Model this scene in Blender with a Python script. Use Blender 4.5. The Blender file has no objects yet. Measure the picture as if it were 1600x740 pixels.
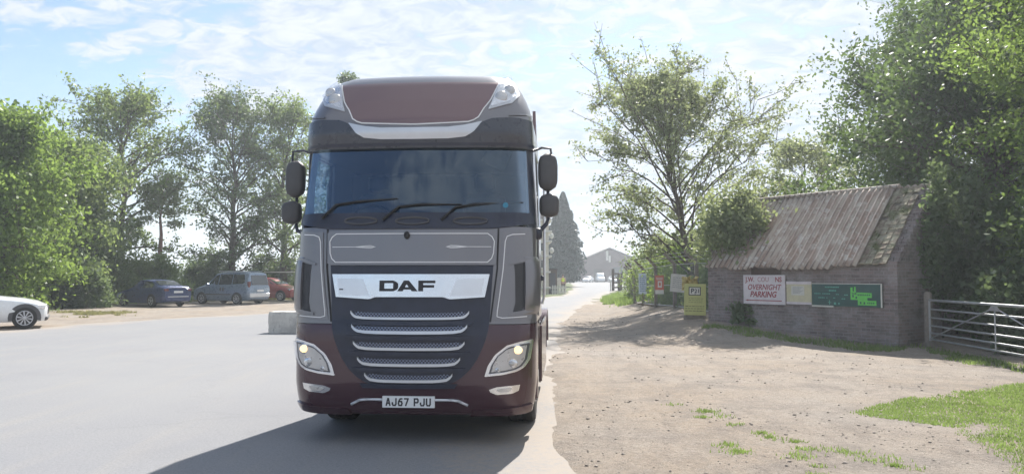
import bpy, math, random
import numpy as np
from mathutils import Vector, Matrix
R = math.radians
scene = bpy.context.scene
col = scene.collection

# ------------------------------------------------------------------ camera, sky, sun, exposure
FPX = 1180.0            # focal length in pixels of the 1600 px wide photo
CAM_H = 1.68
PITCH = math.atan(60 / FPX)
cam_d = bpy.data.cameras.new('camera'); cam = bpy.data.objects.new('camera', cam_d); col.objects.link(cam)
cam_d.sensor_width = 36; cam_d.lens = 36 * FPX / 1600
cam_d.clip_start = 0.05; cam_d.clip_end = 3000
cam.location = (0, 0, CAM_H); cam.rotation_euler = (math.pi / 2 + PITCH, 0, 0)
scene.camera = cam
SUN_EL, SUN_AZ = 45.0, 17.0
scene.view_settings.view_transform = 'Standard'; scene.view_settings.look = 'None'
scene.view_settings.gamma = 1; scene.view_settings.exposure = 1.42
scene.cycles.max_bounces = 8; scene.cycles.transparent_max_bounces = 24

world = bpy.data.worlds.new('World'); scene.world = world; world.use_nodes = True
nt = world.node_tree; nt.nodes.clear()
def wn(t, **k):
    n = nt.nodes.new(t)
    for a, b in k.items(): setattr(n, a, b)
    return n
def wmath(op, a, b=None, clamp=False):
    n = wn('ShaderNodeMath', operation=op, use_clamp=clamp)
    for i, v in enumerate((a, b)):
        if v is None: continue
        if isinstance(v, (int, float)): n.inputs[i].default_value = v
        else: nt.links.new(v, n.inputs[i])
    return n.outputs[0]
sky = wn('ShaderNodeTexSky', sky_type='NISHITA'); sky.sun_disc = False
sky.sun_elevation = R(SUN_EL); sky.sun_rotation = R(SUN_AZ); sky.air_density = 1.0; sky.dust_density = 0.35; sky.ozone_density = 1.6
tc = wn('ShaderNodeTexCoord'); sep = wn('ShaderNodeSeparateXYZ'); nt.links.new(tc.outputs['Generated'], sep.inputs[0])
zz = wmath('ADD', wmath('MAXIMUM', sep.outputs[2], 0.0), 0.24)
cmb = wn('ShaderNodeCombineXYZ')
nt.links.new(wmath('DIVIDE', sep.outputs[0], zz), cmb.inputs[0]); nt.links.new(wmath('DIVIDE', sep.outputs[1], zz), cmb.inputs[1])
def wnoise(scale, detail, rough, dist=0, loc=(0, 0, 0), sc=(1, 1, 1), rot=0):
    mp = wn('ShaderNodeMapping'); mp.inputs['Location'].default_value = loc; mp.inputs['Scale'].default_value = sc; mp.inputs['Rotation'].default_value = (0, 0, rot)
    nt.links.new(cmb.outputs[0], mp.inputs[0])
    n = wn('ShaderNodeTexNoise'); n.inputs['Scale'].default_value = scale; n.inputs['Detail'].default_value = detail
    n.inputs['Roughness'].default_value = rough; n.inputs['Distortion'].default_value = dist
    nt.links.new(mp.outputs[0], n.inputs['Vector']); return n.outputs[0]
big = wnoise(1.1, 4, 0.55, 0.4, (3.1, 0.7, 0), (1, 1.5, 1), 0.5)
small = wnoise(11.0, 5, 0.58, 0.8, (0, 0, 0), (1.0, 1.35, 1), 0.5)
def wramp(v, a, b):
    n = wn('ShaderNodeMapRange', interpolation_type='SMOOTHSTEP'); nt.links.new(v, n.inputs[0])
    n.inputs[1].default_value = a; n.inputs[2].default_value = b; return n.outputs[0]
cover = wramp(wmath('ADD', wmath('ADD', big, wmath('MULTIPLY', small, 0.75)), wmath('MULTIPLY', sep.outputs[0], 0.42)), 0.60, 0.86)
cover = wmath('MULTIPLY', cover, 0.96)
low = wramp(sep.outputs[2], 0.30, -0.02)
cover = wmath('MAXIMUM', cover, wmath('MULTIPLY', low, 0.75))
bright = wramp(small, 0.3, 0.7)
ccol = wn('ShaderNodeMix', data_type='RGBA'); nt.links.new(bright, ccol.inputs[0])
ccol.inputs[6].default_value = (3.5, 4.15, 5.0, 1); ccol.inputs[7].default_value = (5.35, 5.6, 6.0, 1)
skm = wn('ShaderNodeMix', data_type='RGBA'); nt.links.new(cover, skm.inputs[0])
nt.links.new(sky.outputs[0], skm.inputs[6]); nt.links.new(ccol.outputs[2], skm.inputs[7])
bg = wn('ShaderNodeBackground'); bg.inputs[1].default_value = 0.062; nt.links.new(skm.outputs[2], bg.inputs[0])
wo = wn('ShaderNodeOutputWorld'); nt.links.new(bg.outputs[0], wo.inputs[0])

sun_dir = Vector((math.sin(R(SUN_AZ)) * math.cos(R(SUN_EL)), math.cos(R(SUN_AZ)) * math.cos(R(SUN_EL)), math.sin(R(SUN_EL))))
sd = bpy.data.lights.new('sun', 'SUN'); sd.energy = 3.6; sd.angle = R(0.6); sd.color = (1, 0.955, 0.88)
so = bpy.data.objects.new('sun', sd); col.objects.link(so); so.rotation_euler = sun_dir.to_track_quat('Z', 'Y').to_euler(); so.location = (5, 20, 30)

# ------------------------------------------------------------------ helpers
def ray(px, py):
    a, b = px - 800.0, 370.0 - py
    return np.array([a, FPX * math.cos(PITCH) - b * math.sin(PITCH), FPX * math.sin(PITCH) + b * math.cos(PITCH)])
def ground_at(px, py, z=0.0):
    d = ray(px, py); t = (z - CAM_H) / d[2]; return d[0] * t, d[1] * t
def at_depth(px, py, Y):
    d = ray(px, py); t = Y / d[1]; return d[0] * t, Y, CAM_H + d[2] * t

def tag(o, label=None, cat=None, group=None, kind=None):
    if label: o['label'] = label
    if cat: o['category'] = cat
    if group: o['group'] = group
    if kind: o['kind'] = kind
    return o
def empty(name, loc, rz=0.0, label=None, cat=None, group=None):
    o = bpy.data.objects.new(name, None); col.objects.link(o); o.empty_display_size = 0.3
    o.location = loc; o.rotation_euler = (0, 0, rz); tag(o, label, cat, group); return o

class MB:
    """collects shapes, builds one mesh object"""
    def __init__(s): s.v = []; s.f = []; s.m = []; s.mats = []; s.cur = 0; s.M = None
    def mat(s, m):
        if m not in s.mats: s.mats.append(m)
        s.cur = s.mats.index(m); return s
    def add(s, vs, fs):
        n = len(s.v)
        for p in vs:
            p = Vector(p)
            s.v.append(tuple(s.M @ p) if s.M else tuple(p))
        for f in fs: s.f.append([i + n for i in f]); s.m.append(s.cur)
        return s
    def box(s, a, b, bev=0.0):
        x0, y0, z0 = [min(p, q) for p, q in zip(a, b)]; x1, y1, z1 = [max(p, q) for p, q in zip(a, b)]
        if bev <= 0:
            vs = [(x, y, z) for z in (z0, z1) for y in (y0, y1) for x in (x0, x1)]
            return s.add(vs, [(0, 2, 3, 1), (4, 5, 7, 6), (0, 1, 5, 4), (2, 6, 7, 3), (0, 4, 6, 2), (1, 3, 7, 5)])
        c = min(bev, (x1 - x0) * .45, (y1 - y0) * .45, (z1 - z0) * .45)
        loops = []
        for z, k in ((z0, c), (z0 + c, 0), (z1 - c, 0), (z1, c)):
            lo = []
            X0, X1, Y0, Y1 = x0 + k, x1 - k, y0 + k, y1 - k; q = c * .7
            for (x, y) in ((X0 + q, Y0), (X1 - q, Y0), (X1, Y0 + q), (X1, Y1 - q), (X1 - q, Y1), (X0 + q, Y1), (X0, Y1 - q), (X0, Y0 + q)): lo.append((x, y, z))
            loops.append(lo)
        return s.loft(loops, True, True)
    def loft(s, loops, cap0=False, cap1=False, closed=True):
        n = len(loops[0]); vs = [p for l in loops for p in l]; fs = []
        for i in range(len(loops) - 1):
            for j in range(n if closed else n - 1):
                k = (j + 1) % n
                fs.append((i * n + j, i * n + k, (i + 1) * n + k, (i + 1) * n + j))
        if cap0: fs.append(tuple(range(n))[::-1])
        if cap1: fs.append(tuple(range((len(loops) - 1) * n, len(loops) * n)))
        return s.add(vs, fs)
    def tube(s, pts, r, n=8, caps=True):
        pts = [Vector(p) for p in pts]; rs = r if isinstance(r, (list, tuple)) else [r] * len(pts)
        loops = []; ref = None
        for i, p in enumerate(pts):
            d = (pts[min(i + 1, len(pts) - 1)] - pts[max(i - 1, 0)]).normalized()
            if ref is None: ref = d.orthogonal().normalized()
            u = (ref - d * ref.dot(d)); u = u.normalized() if u.length > 1e-6 else d.orthogonal().normalized(); ref = u
            w = d.cross(u)
            loops.append([tuple(p + (u * math.cos(a) + w * math.sin(a)) * rs[i]) for a in [2 * math.pi * k / n for k in range(n)]])
        return s.loft(loops, caps, caps)
    def lathe(s, prof, c, axis='x', n=24):
        """prof: list of (axial, radius)"""
        loops = []
        for a, r in prof:
            lo = []
            for k in range(n):
                t = 2 * math.pi * k / n; p, q = r * math.cos(t), r * math.sin(t)
                lo.append({'x': (c[0] + a, c[1] + p, c[2] + q), 'y': (c[0] + p, c[1] + a, c[2] + q), 'z': (c[0] + p, c[1] + q, c[2] + a)}[axis])
            loops.append(lo)
        return s.loft(loops, True, True)
    def ball(s, c, r, n=12, m=8):
        rx, ry, rz = r if isinstance(r, (tuple, list)) else (r, r, r)
        loops = []
        for i in range(m + 1):
            t = math.pi * (i + .02) / (m + .04) - math.pi / 2
            loops.append([(c[0] + rx * math.cos(t) * math.cos(2 * math.pi * k / n), c[1] + ry * math.cos(t) * math.sin(2 * math.pi * k / n), c[2] + rz * math.sin(t)) for k in range(n)])
        return s.loft(loops, True, True)
    def prism(s, poly, axis, a, b):
        """poly in the 2 remaining axes; extruded from a to b"""
        def P(u, v, w): return {'x': (w, u, v), 'y': (u, w, v), 'z': (u, v, w)}[axis]
        n = len(poly); vs = [P(u, v, a) for u, v in poly] + [P(u, v, b) for u, v in poly]
        fs = [tuple(range(n))[::-1], tuple(range(n, 2 * n))] + [(i, (i + 1) % n, n + (i + 1) % n, n + i) for i in range(n)]
        return s.add(vs, fs)
    def text(s, txt, size, xf, depth=0.004, bold=0.0, shear=0.0, spacing=1.0, sx=1.0, mapf=None):
        cu = bpy.data.curves.new('t', 'FONT'); cu.body = txt; cu.size = size; cu.align_x = 'CENTER'; cu.align_y = 'CENTER'
        cu.offset = bold; cu.shear = shear; cu.space_character = spacing; cu.extrude = depth / 2; cu.resolution_u = 3
        ob = bpy.data.objects.new('t', cu); me = bpy.data.meshes.new_from_object(ob)
        vs = [(v.co.x * sx, v.co.y, v.co.z) for v in me.vertices]
        vs = [mapf(v) for v in vs] if mapf else [tuple(xf @ Vector(v)) for v in vs]
        s.add(vs, [tuple(p.vertices) for p in me.polygons])
        bpy.data.objects.remove(ob); bpy.data.curves.remove(cu); bpy.data.meshes.remove(me); return s
    def build(s, name, m=None, parent=None, smooth=None, **kw):
        me = bpy.data.meshes.new(name); me.from_pydata(s.v, [], s.f)
        if s.mats:
            for mm in s.mats: me.materials.append(mm)
            me.polygons.foreach_set('material_index', s.m)
        elif m: me.materials.append(m)
        if kw.pop('recalc', True):
            import bmesh
            bm = bmesh.new(); bm.from_mesh(me); bmesh.ops.recalc_face_normals(bm, faces=bm.faces); bm.to_mesh(me); bm.free()
        if smooth is not None:
            me.polygons.foreach_set('use_smooth', [True] * len(me.polygons))
            me.set_sharp_from_angle(angle=R(smooth))
        me.update()
        o = bpy.data.objects.new(name, me); col.objects.link(o)
        if parent: o.parent = parent
        if kw: tag(o, **kw)
        return o

def np_mesh(name, verts, faces, m, parent=None, mats_idx=None, smooth=False):
    """verts (N,3), faces (F,k) numpy"""
    me = bpy.data.meshes.new(name); F, k = faces.shape
    me.vertices.add(len(verts)); me.vertices.foreach_set('co', np.asarray(verts, dtype=np.float32).ravel())
    me.loops.add(F * k); me.loops.foreach_set('vertex_index', faces.astype(np.int32).ravel())
    me.polygons.add(F); me.polygons.foreach_set('loop_start', np.arange(0, F * k, k, dtype=np.int32))
    for mm in (m if isinstance(m, list) else [m]): me.materials.append(mm)
    if mats_idx is not None: me.polygons.foreach_set('material_index', mats_idx)
    if smooth: me.polygons.foreach_set('use_smooth', np.ones(F, dtype=bool))
    me.update(calc_edges=True); me.validate()
    o = bpy.data.objects.new(name, me); col.objects.link(o)
    if parent: o.parent = parent
    return o

# ------------------------------------------------------------------ materials
def newmat(name):
    m = bpy.data.materials.new(name); m.use_nodes = True; t = m.node_tree; return m, t, t.nodes['Principled BSDF']
def N(t, typ, **k):
    n = t.nodes.new(typ)
    for a, b in k.items():
        if a.startswith('i_'): n.inputs[a[2:].replace('_', ' ')].default_value = b
        else: setattr(n, a, b)
    return n
def mixc(t, fac, a, b, mode='MIX'):
    n = t.nodes.new('ShaderNodeMix'); n.data_type = 'RGBA'; n.blend_type = mode
    for i, v in ((0, fac), (6, a), (7, b)):
        if isinstance(v, (int, float)): n.inputs[i].default_value = v
        elif isinstance(v, tuple): n.inputs[i].default_value = v + (1,) if len(v) == 3 else v
        else: t.links.new(v, n.inputs[i])
    return n.outputs[2]
def mrange(t, v, a, b, c=0.0, d=1.0):
    n = t.nodes.new('ShaderNodeMapRange'); t.links.new(v, n.inputs[0])
    for i, x in enumerate((a, b, c, d)): n.inputs[i + 1].default_value = x
    return n.outputs[0]
def noise(t, scale, detail=4, rough=.55, vec=None, sc=None):
    n = N(t, 'ShaderNodeTexNoise'); n.inputs['Scale'].default_value = scale; n.inputs['Detail'].default_value = detail; n.inputs['Roughness'].default_value = rough
    v = vec
    if v is None: v = N(t, 'ShaderNodeTexCoord').outputs['Object']
    if sc:
        mp = N(t, 'ShaderNodeMapping'); mp.inputs['Scale'].default_value = sc; t.links.new(v, mp.inputs[0]); v = mp.outputs[0]
    t.links.new(v, n.inputs['Vector']); return n.outputs[0]
def bump(t, b, h, strength=.5, dist=.01):
    n = N(t, 'ShaderNodeBump'); n.inputs['Strength'].default_value = strength; n.inputs['Distance'].default_value = dist
    t.links.new(h, n.inputs['Height']); t.links.new(n.outputs[0], b.inputs['Normal'])
def plain(name, c, rough=.5, metal=0.0, var=.12, coat=0.0, nscale=6.0, bmp=0.0, emit=None, rv=.06):
    m, t, b = newmat(name)
    c2 = tuple(max(0, x * (1 - var)) for x in c); c1 = tuple(min(1, x * (1 + var)) for x in c)
    nz = noise(t, nscale, 5, .6)
    t.links.new(mixc(t, mrange(t, nz, .3, .7), c2, c1), b.inputs['Base Color'])
    t.links.new(mrange(t, noise(t, nscale * 2.3, 4), .3, .7, max(0, rough - rv), min(1, rough + rv)), b.inputs['Roughness'])
    b.inputs['Metallic'].default_value = metal; b.inputs['Coat Weight'].default_value = coat; b.inputs['Coat Roughness'].default_value = .05
    if bmp: bump(t, b, noise(t, nscale * 6, 4), bmp, .01)
    if emit: b.inputs['Emission Color'].default_value = emit[0] + (1,); b.inputs['Emission Strength'].default_value = emit[1]
    return m
def glassmat(name, tint=(.35, .45, .5), refl=1.0, rough=.02, ior=1.5, gc=(1, 1, 1)):
    m, t, b = newmat(name); t.nodes.remove(b); out = t.nodes['Material Output']
    tr = N(t, 'ShaderNodeBsdfTransparent'); tr.inputs[0].default_value = tint + (1,)
    gl = N(t, 'ShaderNodeBsdfGlossy'); gl.inputs['Roughness'].default_value = rough; gl.inputs[0].default_value = gc + (1,)
    fr = N(t, 'ShaderNodeFresnel'); fr.inputs[0].default_value = ior
    mm = N(t, 'ShaderNodeMath', operation='MULTIPLY', use_clamp=True); mm.inputs[1].default_value = refl; t.links.new(fr.outputs[0], mm.inputs[0])
    mn = N(t, 'ShaderNodeMath', operation='MINIMUM'); mn.inputs[1].default_value = .30; t.links.new(mm.outputs[0], mn.inputs[0]); mm = mn
    mx = N(t, 'ShaderNodeMixShader'); t.links.new(mm.outputs[0], mx.inputs[0]); t.links.new(tr.outputs[0], mx.inputs[1]); t.links.new(gl.outputs[0], mx.inputs[2])
    t.links.new(mx.outputs[0], out.inputs[0]); return m
def leafmat(name, dark, light, trans, tw=.45, sc=.5):
    m, t, b = newmat(name); out = t.nodes['Material Output']
    geo = N(t, 'ShaderNodeNewGeometry')
    nz = noise(t, sc, 3, .6, geo.outputs['Position'])
    add = N(t, 'ShaderNodeMath', operation='ADD'); t.links.new(mrange(t, nz, .35, .65, 0, .6), add.inputs[0])
    mul = N(t, 'ShaderNodeMath', operation='MULTIPLY'); t.links.new(geo.outputs['Random Per Island'], mul.inputs[0]); mul.inputs[1].default_value = .5
    t.links.new(mul.outputs[0], add.inputs[1])
    c = mixc(t, add.outputs[0], dark, light)
    t.links.new(c, b.inputs['Base Color']); b.inputs['Roughness'].default_value = .45; b.inputs['Specular IOR Level'].default_value = .35
    ts = N(t, 'ShaderNodeBsdfTranslucent'); t.links.new(mixc(t, add.outputs[0], tuple(x * .6 for x in trans), trans), ts.inputs[0])
    mx = N(t, 'ShaderNodeMixShader'); mx.inputs[0].default_value = tw
    t.links.new(b.outputs[0], mx.inputs[1]); t.links.new(ts.outputs[0], mx.inputs[2]); t.links.new(mx.outputs[0], out.inputs[0]); return m
M = {}
M['taupe'] = plain('metallic_taupe_paint', (.20, .192, .203), .30, .55, .02, .6, 3, rv=.01)
M['brown'] = plain('metallic_brown_paint', (.19, .125, .13), .34, .45, .02, .4, 3, rv=.01)
M['maroon'] = plain('maroon_paint', (.060, .024, .034), .26, .2, .04, .7, 3, rv=.01)
M['black'] = plain('black_plastic', (.020, .024, .045), .38, 0, .2, .1, 8)  # navy tone in the base colour stands in for sky reflection
M['visor'] = plain('visor_plastic', (.045, .05, .066), .3, 0, .1, .4, 5)
M['matblack'] = plain('matt_black', (.02, .02, .022), .8, 0, .2, 0, 8)
M['greyplastic'] = plain('grey_plastic', (.07, .068, .072), .5, 0, .1, 0, 8)
M['chrome'] = plain('satin_chrome', (.78, .79, .82), .22, 1, .04, 0, 3)
M['chrome2'] = plain('brushed_chrome', (.72, .73, .76), .33, 1, .03, 0, 3)
M['silver'] = plain('silver_trim', (.62, .63, .66), .35, .6, .05, .2, 3)
M['stripe'] = plain('pale_pinstripe', (.75, .74, .74), .5, 0, .03)
M['rubber'] = plain('tyre_rubber', (.025, .024, .024), .85, 0, .25, 0, 20, .3)
M['wheelmetal'] = plain('wheel_alloy', (.5, .5, .52), .35, .7, .1)
M['steel'] = plain('galvanised_steel', (.42, .43, .44), .42, .65, .15, 0, 5)
M['duct'] = plain('duct_grey', (.045, .045, .05), .6)
M['chassis'] = plain('chassis_grey', (.04, .04, .045), .7, 0, .2)
M['cloth'] = plain('seat_cloth', (.10, .11, .13), .9, 0, .2)
M['cabin'] = plain('cabin_lining', (.20, .21, .23), .9, 0, .1)
M['lampclear'] = plain('lamp_reflector', (.8, .8, .8), .18, .9, .1, 0, 20)
M['lampdark'] = plain('lamp_housing', (.09, .09, .10), .35, .3, .2)
M['lampgrey'] = plain('lamp_bowl_grey', (.62, .60, .58), .3, .6, .1)
M['lamplit'] = plain('lit_side_lamp', (1, .72, .3), .4, 0, .1, emit=((1, .66, .30), .8))
M['screen'] = glassmat('windscreen_glass', (.26, .33, .39), 2.6, .03, 1.55, (.60, .76, .95))
M['sideglass'] = glassmat('side_window_glass', (.62, .74, .74), 1.0)
M['carglass'] = glassmat('car_window_glass', (.18, .22, .24), 1.4)
M['lens'] = glassmat('lamp_lens', (.92, .93, .95), 1.0)
M['platewhite'] = plain('plate_white', (.74, .75, .76), .4, 0, .03)
M['ink'] = plain('black_ink', (.02, .02, .025), .5, 0, .05)
M['blueSticker'] = plain('blue_sticker', (.04, .22, .34), .5, 0, .05)
M['white_paint'] = plain('white_car_paint', (.78, .79, .80), .25, 0, .02, .6)
M['blue_paint'] = plain('blue_car_paint', (.03, .05, .15), .3, .3, .05, .7)
M['bluegrey_paint'] = plain('blue_grey_car_paint', (.20, .26, .35), .3, .4, .05, .7)
M['red_paint'] = plain('red_car_paint', (.26, .03, .03), .3, .1, .05, .7)
M['redlens'] = plain('red_lamp', (.13, .015, .015), .3, 0, .1, .5)
M['concrete'] = plain('rough_concrete', (.50, .48, .45), .95, 0, .25, 0, 4, .6)
m, t, b = newmat('stained_concrete'); c = mixc(t, mrange(t, noise(t, 2.2, 6, .7), .45, .65), (.56, .54, .50), (.40, .38, .36)); c = mixc(t, mrange(t, noise(t, 4, 6, .75, None, (2.5, 2.5, .7)), .56, .70, 0, .8), c, (.16, .15, .15))
t.links.new(c, b.inputs['Base Color']); b.inputs['Roughness'].default_value = .95; bump(t, b, noise(t, 25, 6, .7), .7, .02); M['concrete'] = m
M['cream'] = plain('cream_render', (.62, .56, .46), .9, 0, .1, 0, 2)
M['darkwood'] = plain('dark_wood', (.07, .045, .035), .8, 0, .3, 0, 10)
M['greywood'] = plain('weathered_wood', (.22, .19, .16), .85, 0, .25, 0, 10)
M['whitewood'] = plain('white_painted_wood', (.62, .6, .56), .7, 0, .1)
M['skin'] = plain('skin', (.45, .28, .2), .6, 0, .05)
M['hair'] = plain('dark_hair', (.03, .02, .015), .7)
M['vest'] = plain('yellow_vest', (.62, .75, .05), .7, 0, .05)
M['trousers'] = plain('brown_trousers', (.10, .07, .05), .9)
M['barn'] = plain('grey_brown_cladding', (.12, .075, .075), .85, 0, .15, 0, .3)
M['barnroof'] = plain('barn_roof_sheet', (.22, .19, .19), .8, 0, .15, 0, .3)
M['signwhite'] = plain('weathered_white_board', (.62, .56, .56), .7, 0, .1, 0, 5)
M['signred'] = plain('faded_red_lettering', (.30, .055, .06), .7, 0, .25, 0, 12)
M['signcream'] = plain('yellowed_cream_board', (.55, .50, .33), .7, 0, .12, 0, 4)
M['signpaper'] = plain('faded_paper', (.58, .56, .50), .8, 0, .08)
M['signgreen'] = plain('dark_green_board', (.018, .07, .06), .5, 0, .2, 0, 3)
M['brightgreen'] = plain('bright_green_paint', (.12, .55, .08), .5, 0, .1)
M['tealtext'] = plain('pale_teal_lettering', (.12, .38, .30), .6, 0, .1)
M['yellowboard'] = plain('yellow_green_board', (.44, .44, .16), .6, 0, .08, 0, 3)
M['yellowboard_ink'] = plain('olive_lettering', (.18, .17, .06), .7, 0, .2)
M['orange'] = plain('orange_red_board', (.50, .14, .09), .6, 0, .1)
M['bluewhite'] = plain('pale_blue_board', (.52, .60, .68), .6, 0, .06)
M['blueink'] = plain('blue_grey_print', (.14, .20, .30), .7, 0, .1)
M['yellowbag'] = plain('pale_yellow_sheet', (.60, .48, .18), .7, 0, .2)
M['bark'] = plain('grey_brown_bark', (.10, .08, .065), .95, 0, .35, 0, 5, .8)
M['redbark'] = plain('red_brown_bark', (.17, .09, .07), .95, 0, .3, 0, 5, .8)
M['stone'] = plain('loose_stone', (.30, .26, .225), .95, 0, .45, 0, 2)
M['leaf_bright'] = leafmat('bright_leaves', (.07, .13, .03), (.16, .25, .06), (.34, .48, .10), .5)
M['leaf_mid'] = leafmat('mid_green_leaves', (.06, .105, .045), (.15, .21, .08), (.34, .44, .13), .5)
M['leaf_syc'] = leafmat('sycamore_leaves', (.04, .08, .035), (.10, .155, .055), (.20, .30, .075), .38)
M['leaf_dark'] = leafmat('dark_leaves', (.045, .08, .045), (.11, .16, .075), (.24, .32, .12), .45)
M['leaf_birch'] = leafmat('pale_green_leaves', (.10, .135, .07), (.22, .26, .13), (.40, .46, .20), .5, .8)
M['leaf_conifer'] = leafmat('blue_green_needles', (.010, .032, .028), (.022, .055, .045), (.03, .06, .04), .15)
M['grass'] = leafmat('grass_blades', (.08, .13, .035), (.20, .27, .08), (.32, .44, .12), .5, 1.5)
M['drygrass'] = leafmat('dry_grass_blades', (.16, .17, .06), (.34, .31, .16), (.35, .34, .15), .45, 1.2)

# ground
m, t, b = newmat('dry_dirt'); geo = N(t, 'ShaderNodeNewGeometry').outputs['Position']
c = mixc(t, mrange(t, noise(t, .35, 5, .6, geo), .35, .65), (.325, .262, .205), (.33, .29, .255))
c = mixc(t, mrange(t, noise(t, 1.1, 7, .72, geo), .46, .66, 0, .8), c, (.19, .165, .15))
c = mixc(t, mrange(t, noise(t, 1.0, 6, .7, geo, (3.2, .8, 1)), .52, .70, 0, .55), c, (.17, .145, .13))
c = mixc(t, mrange(t, noise(t, 4.5, 6, .75, geo), .52, .70, 0, .6), c, (.15, .13, .115))
c = mixc(t, mrange(t, noise(t, 9, 5, .7, geo), .50, .70, 0, .5), c, (.40, .36, .315))
c = mixc(t, mrange(t, noise(t, 26, 4, .75, geo), .54, .64, 0, .55), c, (.13, .11, .095))
c = mixc(t, mrange(t, noise(t, 60, 3, .7, geo), .56, .66, 0, .7), c, (.11, .095, .08))
c = mixc(t, mrange(t, noise(t, 52, 3, .7, geo, (1, 1.3, 1)), .58, .68, 0, .7), c, (.50, .46, .41))
sepn = N(t, 'ShaderNodeSeparateXYZ'); t.links.new(geo, sepn.inputs[0])
far = mrange(t, sepn.outputs[1], 46, 56)
c = mixc(t, far, c, (.10, .12, .05))
t.links.new(c, b.inputs['Base Color']); b.inputs['Roughness'].default_value = .95; b.inputs['Specular IOR Level'].default_value = .2
bump(t, b, noise(t, 11, 9, .78, geo), 1.0, .045); M['dirt'] = m
m, t, b = newmat('worn_asphalt'); geo = N(t, 'ShaderNodeNewGeometry').outputs['Position']
c = mixc(t, mrange(t, noise(t, .22, 5, .6, geo), .35, .65), (.225, .228, .245), (.262, .262, .268))
c = mixc(t, mrange(t, noise(t, .8, 5, .6, geo, (3, .35, 1)), .50, .72, 0, .5), c, (.29, .275, .26))
vc = N(t, 'ShaderNodeTexVoronoi', feature='DISTANCE_TO_EDGE'); vc.inputs['Scale'].default_value = .16; nd = N(t, 'ShaderNodeTexNoise'); nd.inputs['Scale'].default_value = 1.2; nd.inputs['Detail'].default_value = 6
va = N(t, 'ShaderNodeVectorMath', operation='MULTIPLY_ADD'); t.links.new(geo, nd.inputs[0]); t.links.new(nd.outputs[1], va.inputs[0]); va.inputs[1].default_value = (1.6, 1.6, 0); t.links.new(geo, va.inputs[2]); t.links.new(va.outputs[0], vc.inputs['Vector'])
crk = mrange(t, vc.outputs['Distance'], .0, .004, .12, 0)
c = mixc(t, crk, c, (.10, .10, .105))
c = mixc(t, mrange(t, noise(t, .5, 3, .5, geo), .60, .66, 0, .10), c, (.15, .15, .165))
c = mixc(t, mrange(t, noise(t, 2.6, 6, .75, geo), .60, .74, 0, .18), c, (.15, .145, .15))
c = mixc(t, mrange(t, noise(t, 38, 4, .8, geo), .42, .7, 0, .6), c, (.13, .13, .14))
c = mixc(t, mrange(t, noise(t, 110, 2, .8, geo), .58, .68, 0, .6), c, (.42, .41, .40))
an = N(t, 'ShaderNodeAttribute'); an.attribute_name = 'dust'; dm = N(t, 'ShaderNodeMath', operation='ADD', use_clamp=True); t.links.new(an.outputs['Fac'], dm.inputs[0]); t.links.new(mrange(t, noise(t, 12, 5, .75, geo), .35, .65, -.45, .35), dm.inputs[1])
dm2 = N(t, 'ShaderNodeMath', operation='MULTIPLY'); t.links.new(dm.outputs[0], dm2.inputs[0]); t.links.new(mrange(t, an.outputs['Fac'], 0, .25), dm2.inputs[1])
c = mixc(t, dm2.outputs[0], c, (.31, .27, .235))
t.links.new(c, b.inputs['Base Color']); b.inputs['Roughness'].default_value = .85; b.inputs['Specular IOR Level'].default_value = .25
bump(t, b, noise(t, 80, 4, .8, geo), .5, .006); M['asphalt'] = m
# old brick
m, t, b = newmat('old_brick'); tcn = N(t, 'ShaderNodeTexCoord').outputs['Object']; sp = N(t, 'ShaderNodeSeparateXYZ'); t.links.new(tcn, sp.inputs[0])
ad = N(t, 'ShaderNodeMath', operation='ADD'); t.links.new(sp.outputs[0], ad.inputs[0]); t.links.new(sp.outputs[1], ad.inputs[1])
cb = N(t, 'ShaderNodeCombineXYZ'); t.links.new(ad.outputs[0], cb.inputs[0]); t.links.new(sp.outputs[2], cb.inputs[1])
wob = N(t, 'ShaderNodeVectorMath', operation='ADD'); nzv = N(t, 'ShaderNodeTexNoise'); nzv.inputs['Scale'].default_value = 5
vs_ = N(t, 'ShaderNodeVectorMath', operation='SCALE'); t.links.new(nzv.outputs[1], vs_.inputs[0]); vs_.inputs['Scale'].default_value = .035
t.links.new(cb.outputs[0], wob.inputs[0]); t.links.new(vs_.outputs[0], wob.inputs[1])
br = N(t, 'ShaderNodeTexBrick'); t.links.new(wob.outputs[0], br.inputs[0])
br.inputs['Color1'].default_value = (.24, .185, .175, 1); br.inputs['Color2'].default_value = (.12, .09, .09, 1); br.inputs['Mortar'].default_value = (.25, .23, .22, 1)
br.inputs['Scale'].default_value = 1; br.inputs['Brick Width'].default_value = .23; br.inputs['Row Height'].default_value = .078; br.inputs['Mortar Size'].default_value = .009; br.inputs['Bias'].default_value = -.1
c = mixc(t, mrange(t, noise(t, 1.1, 6, .7), .46, .66, 0, .8), br.outputs[0], (.33, .31, .30))
c = mixc(t, mrange(t, noise(t, 2.3, 6, .7), .52, .7, 0, .8), c, (.09, .075, .07))
c = mixc(t, mrange(t, noise(t, 22, 4, .7), .5, .7, 0, .5), c, (.14, .11, .10))
t.links.new(c, b.inputs['Base Color']); b.inputs['Roughness'].default_value = .95
iv = N(t, 'ShaderNodeMath', operation='SUBTRACT'); iv.inputs[0].default_value = 1; t.links.new(br.outputs[1], iv.inputs[1])
bump(t, b, iv.outputs[0], .8, .012); M['brick'] = m
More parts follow.
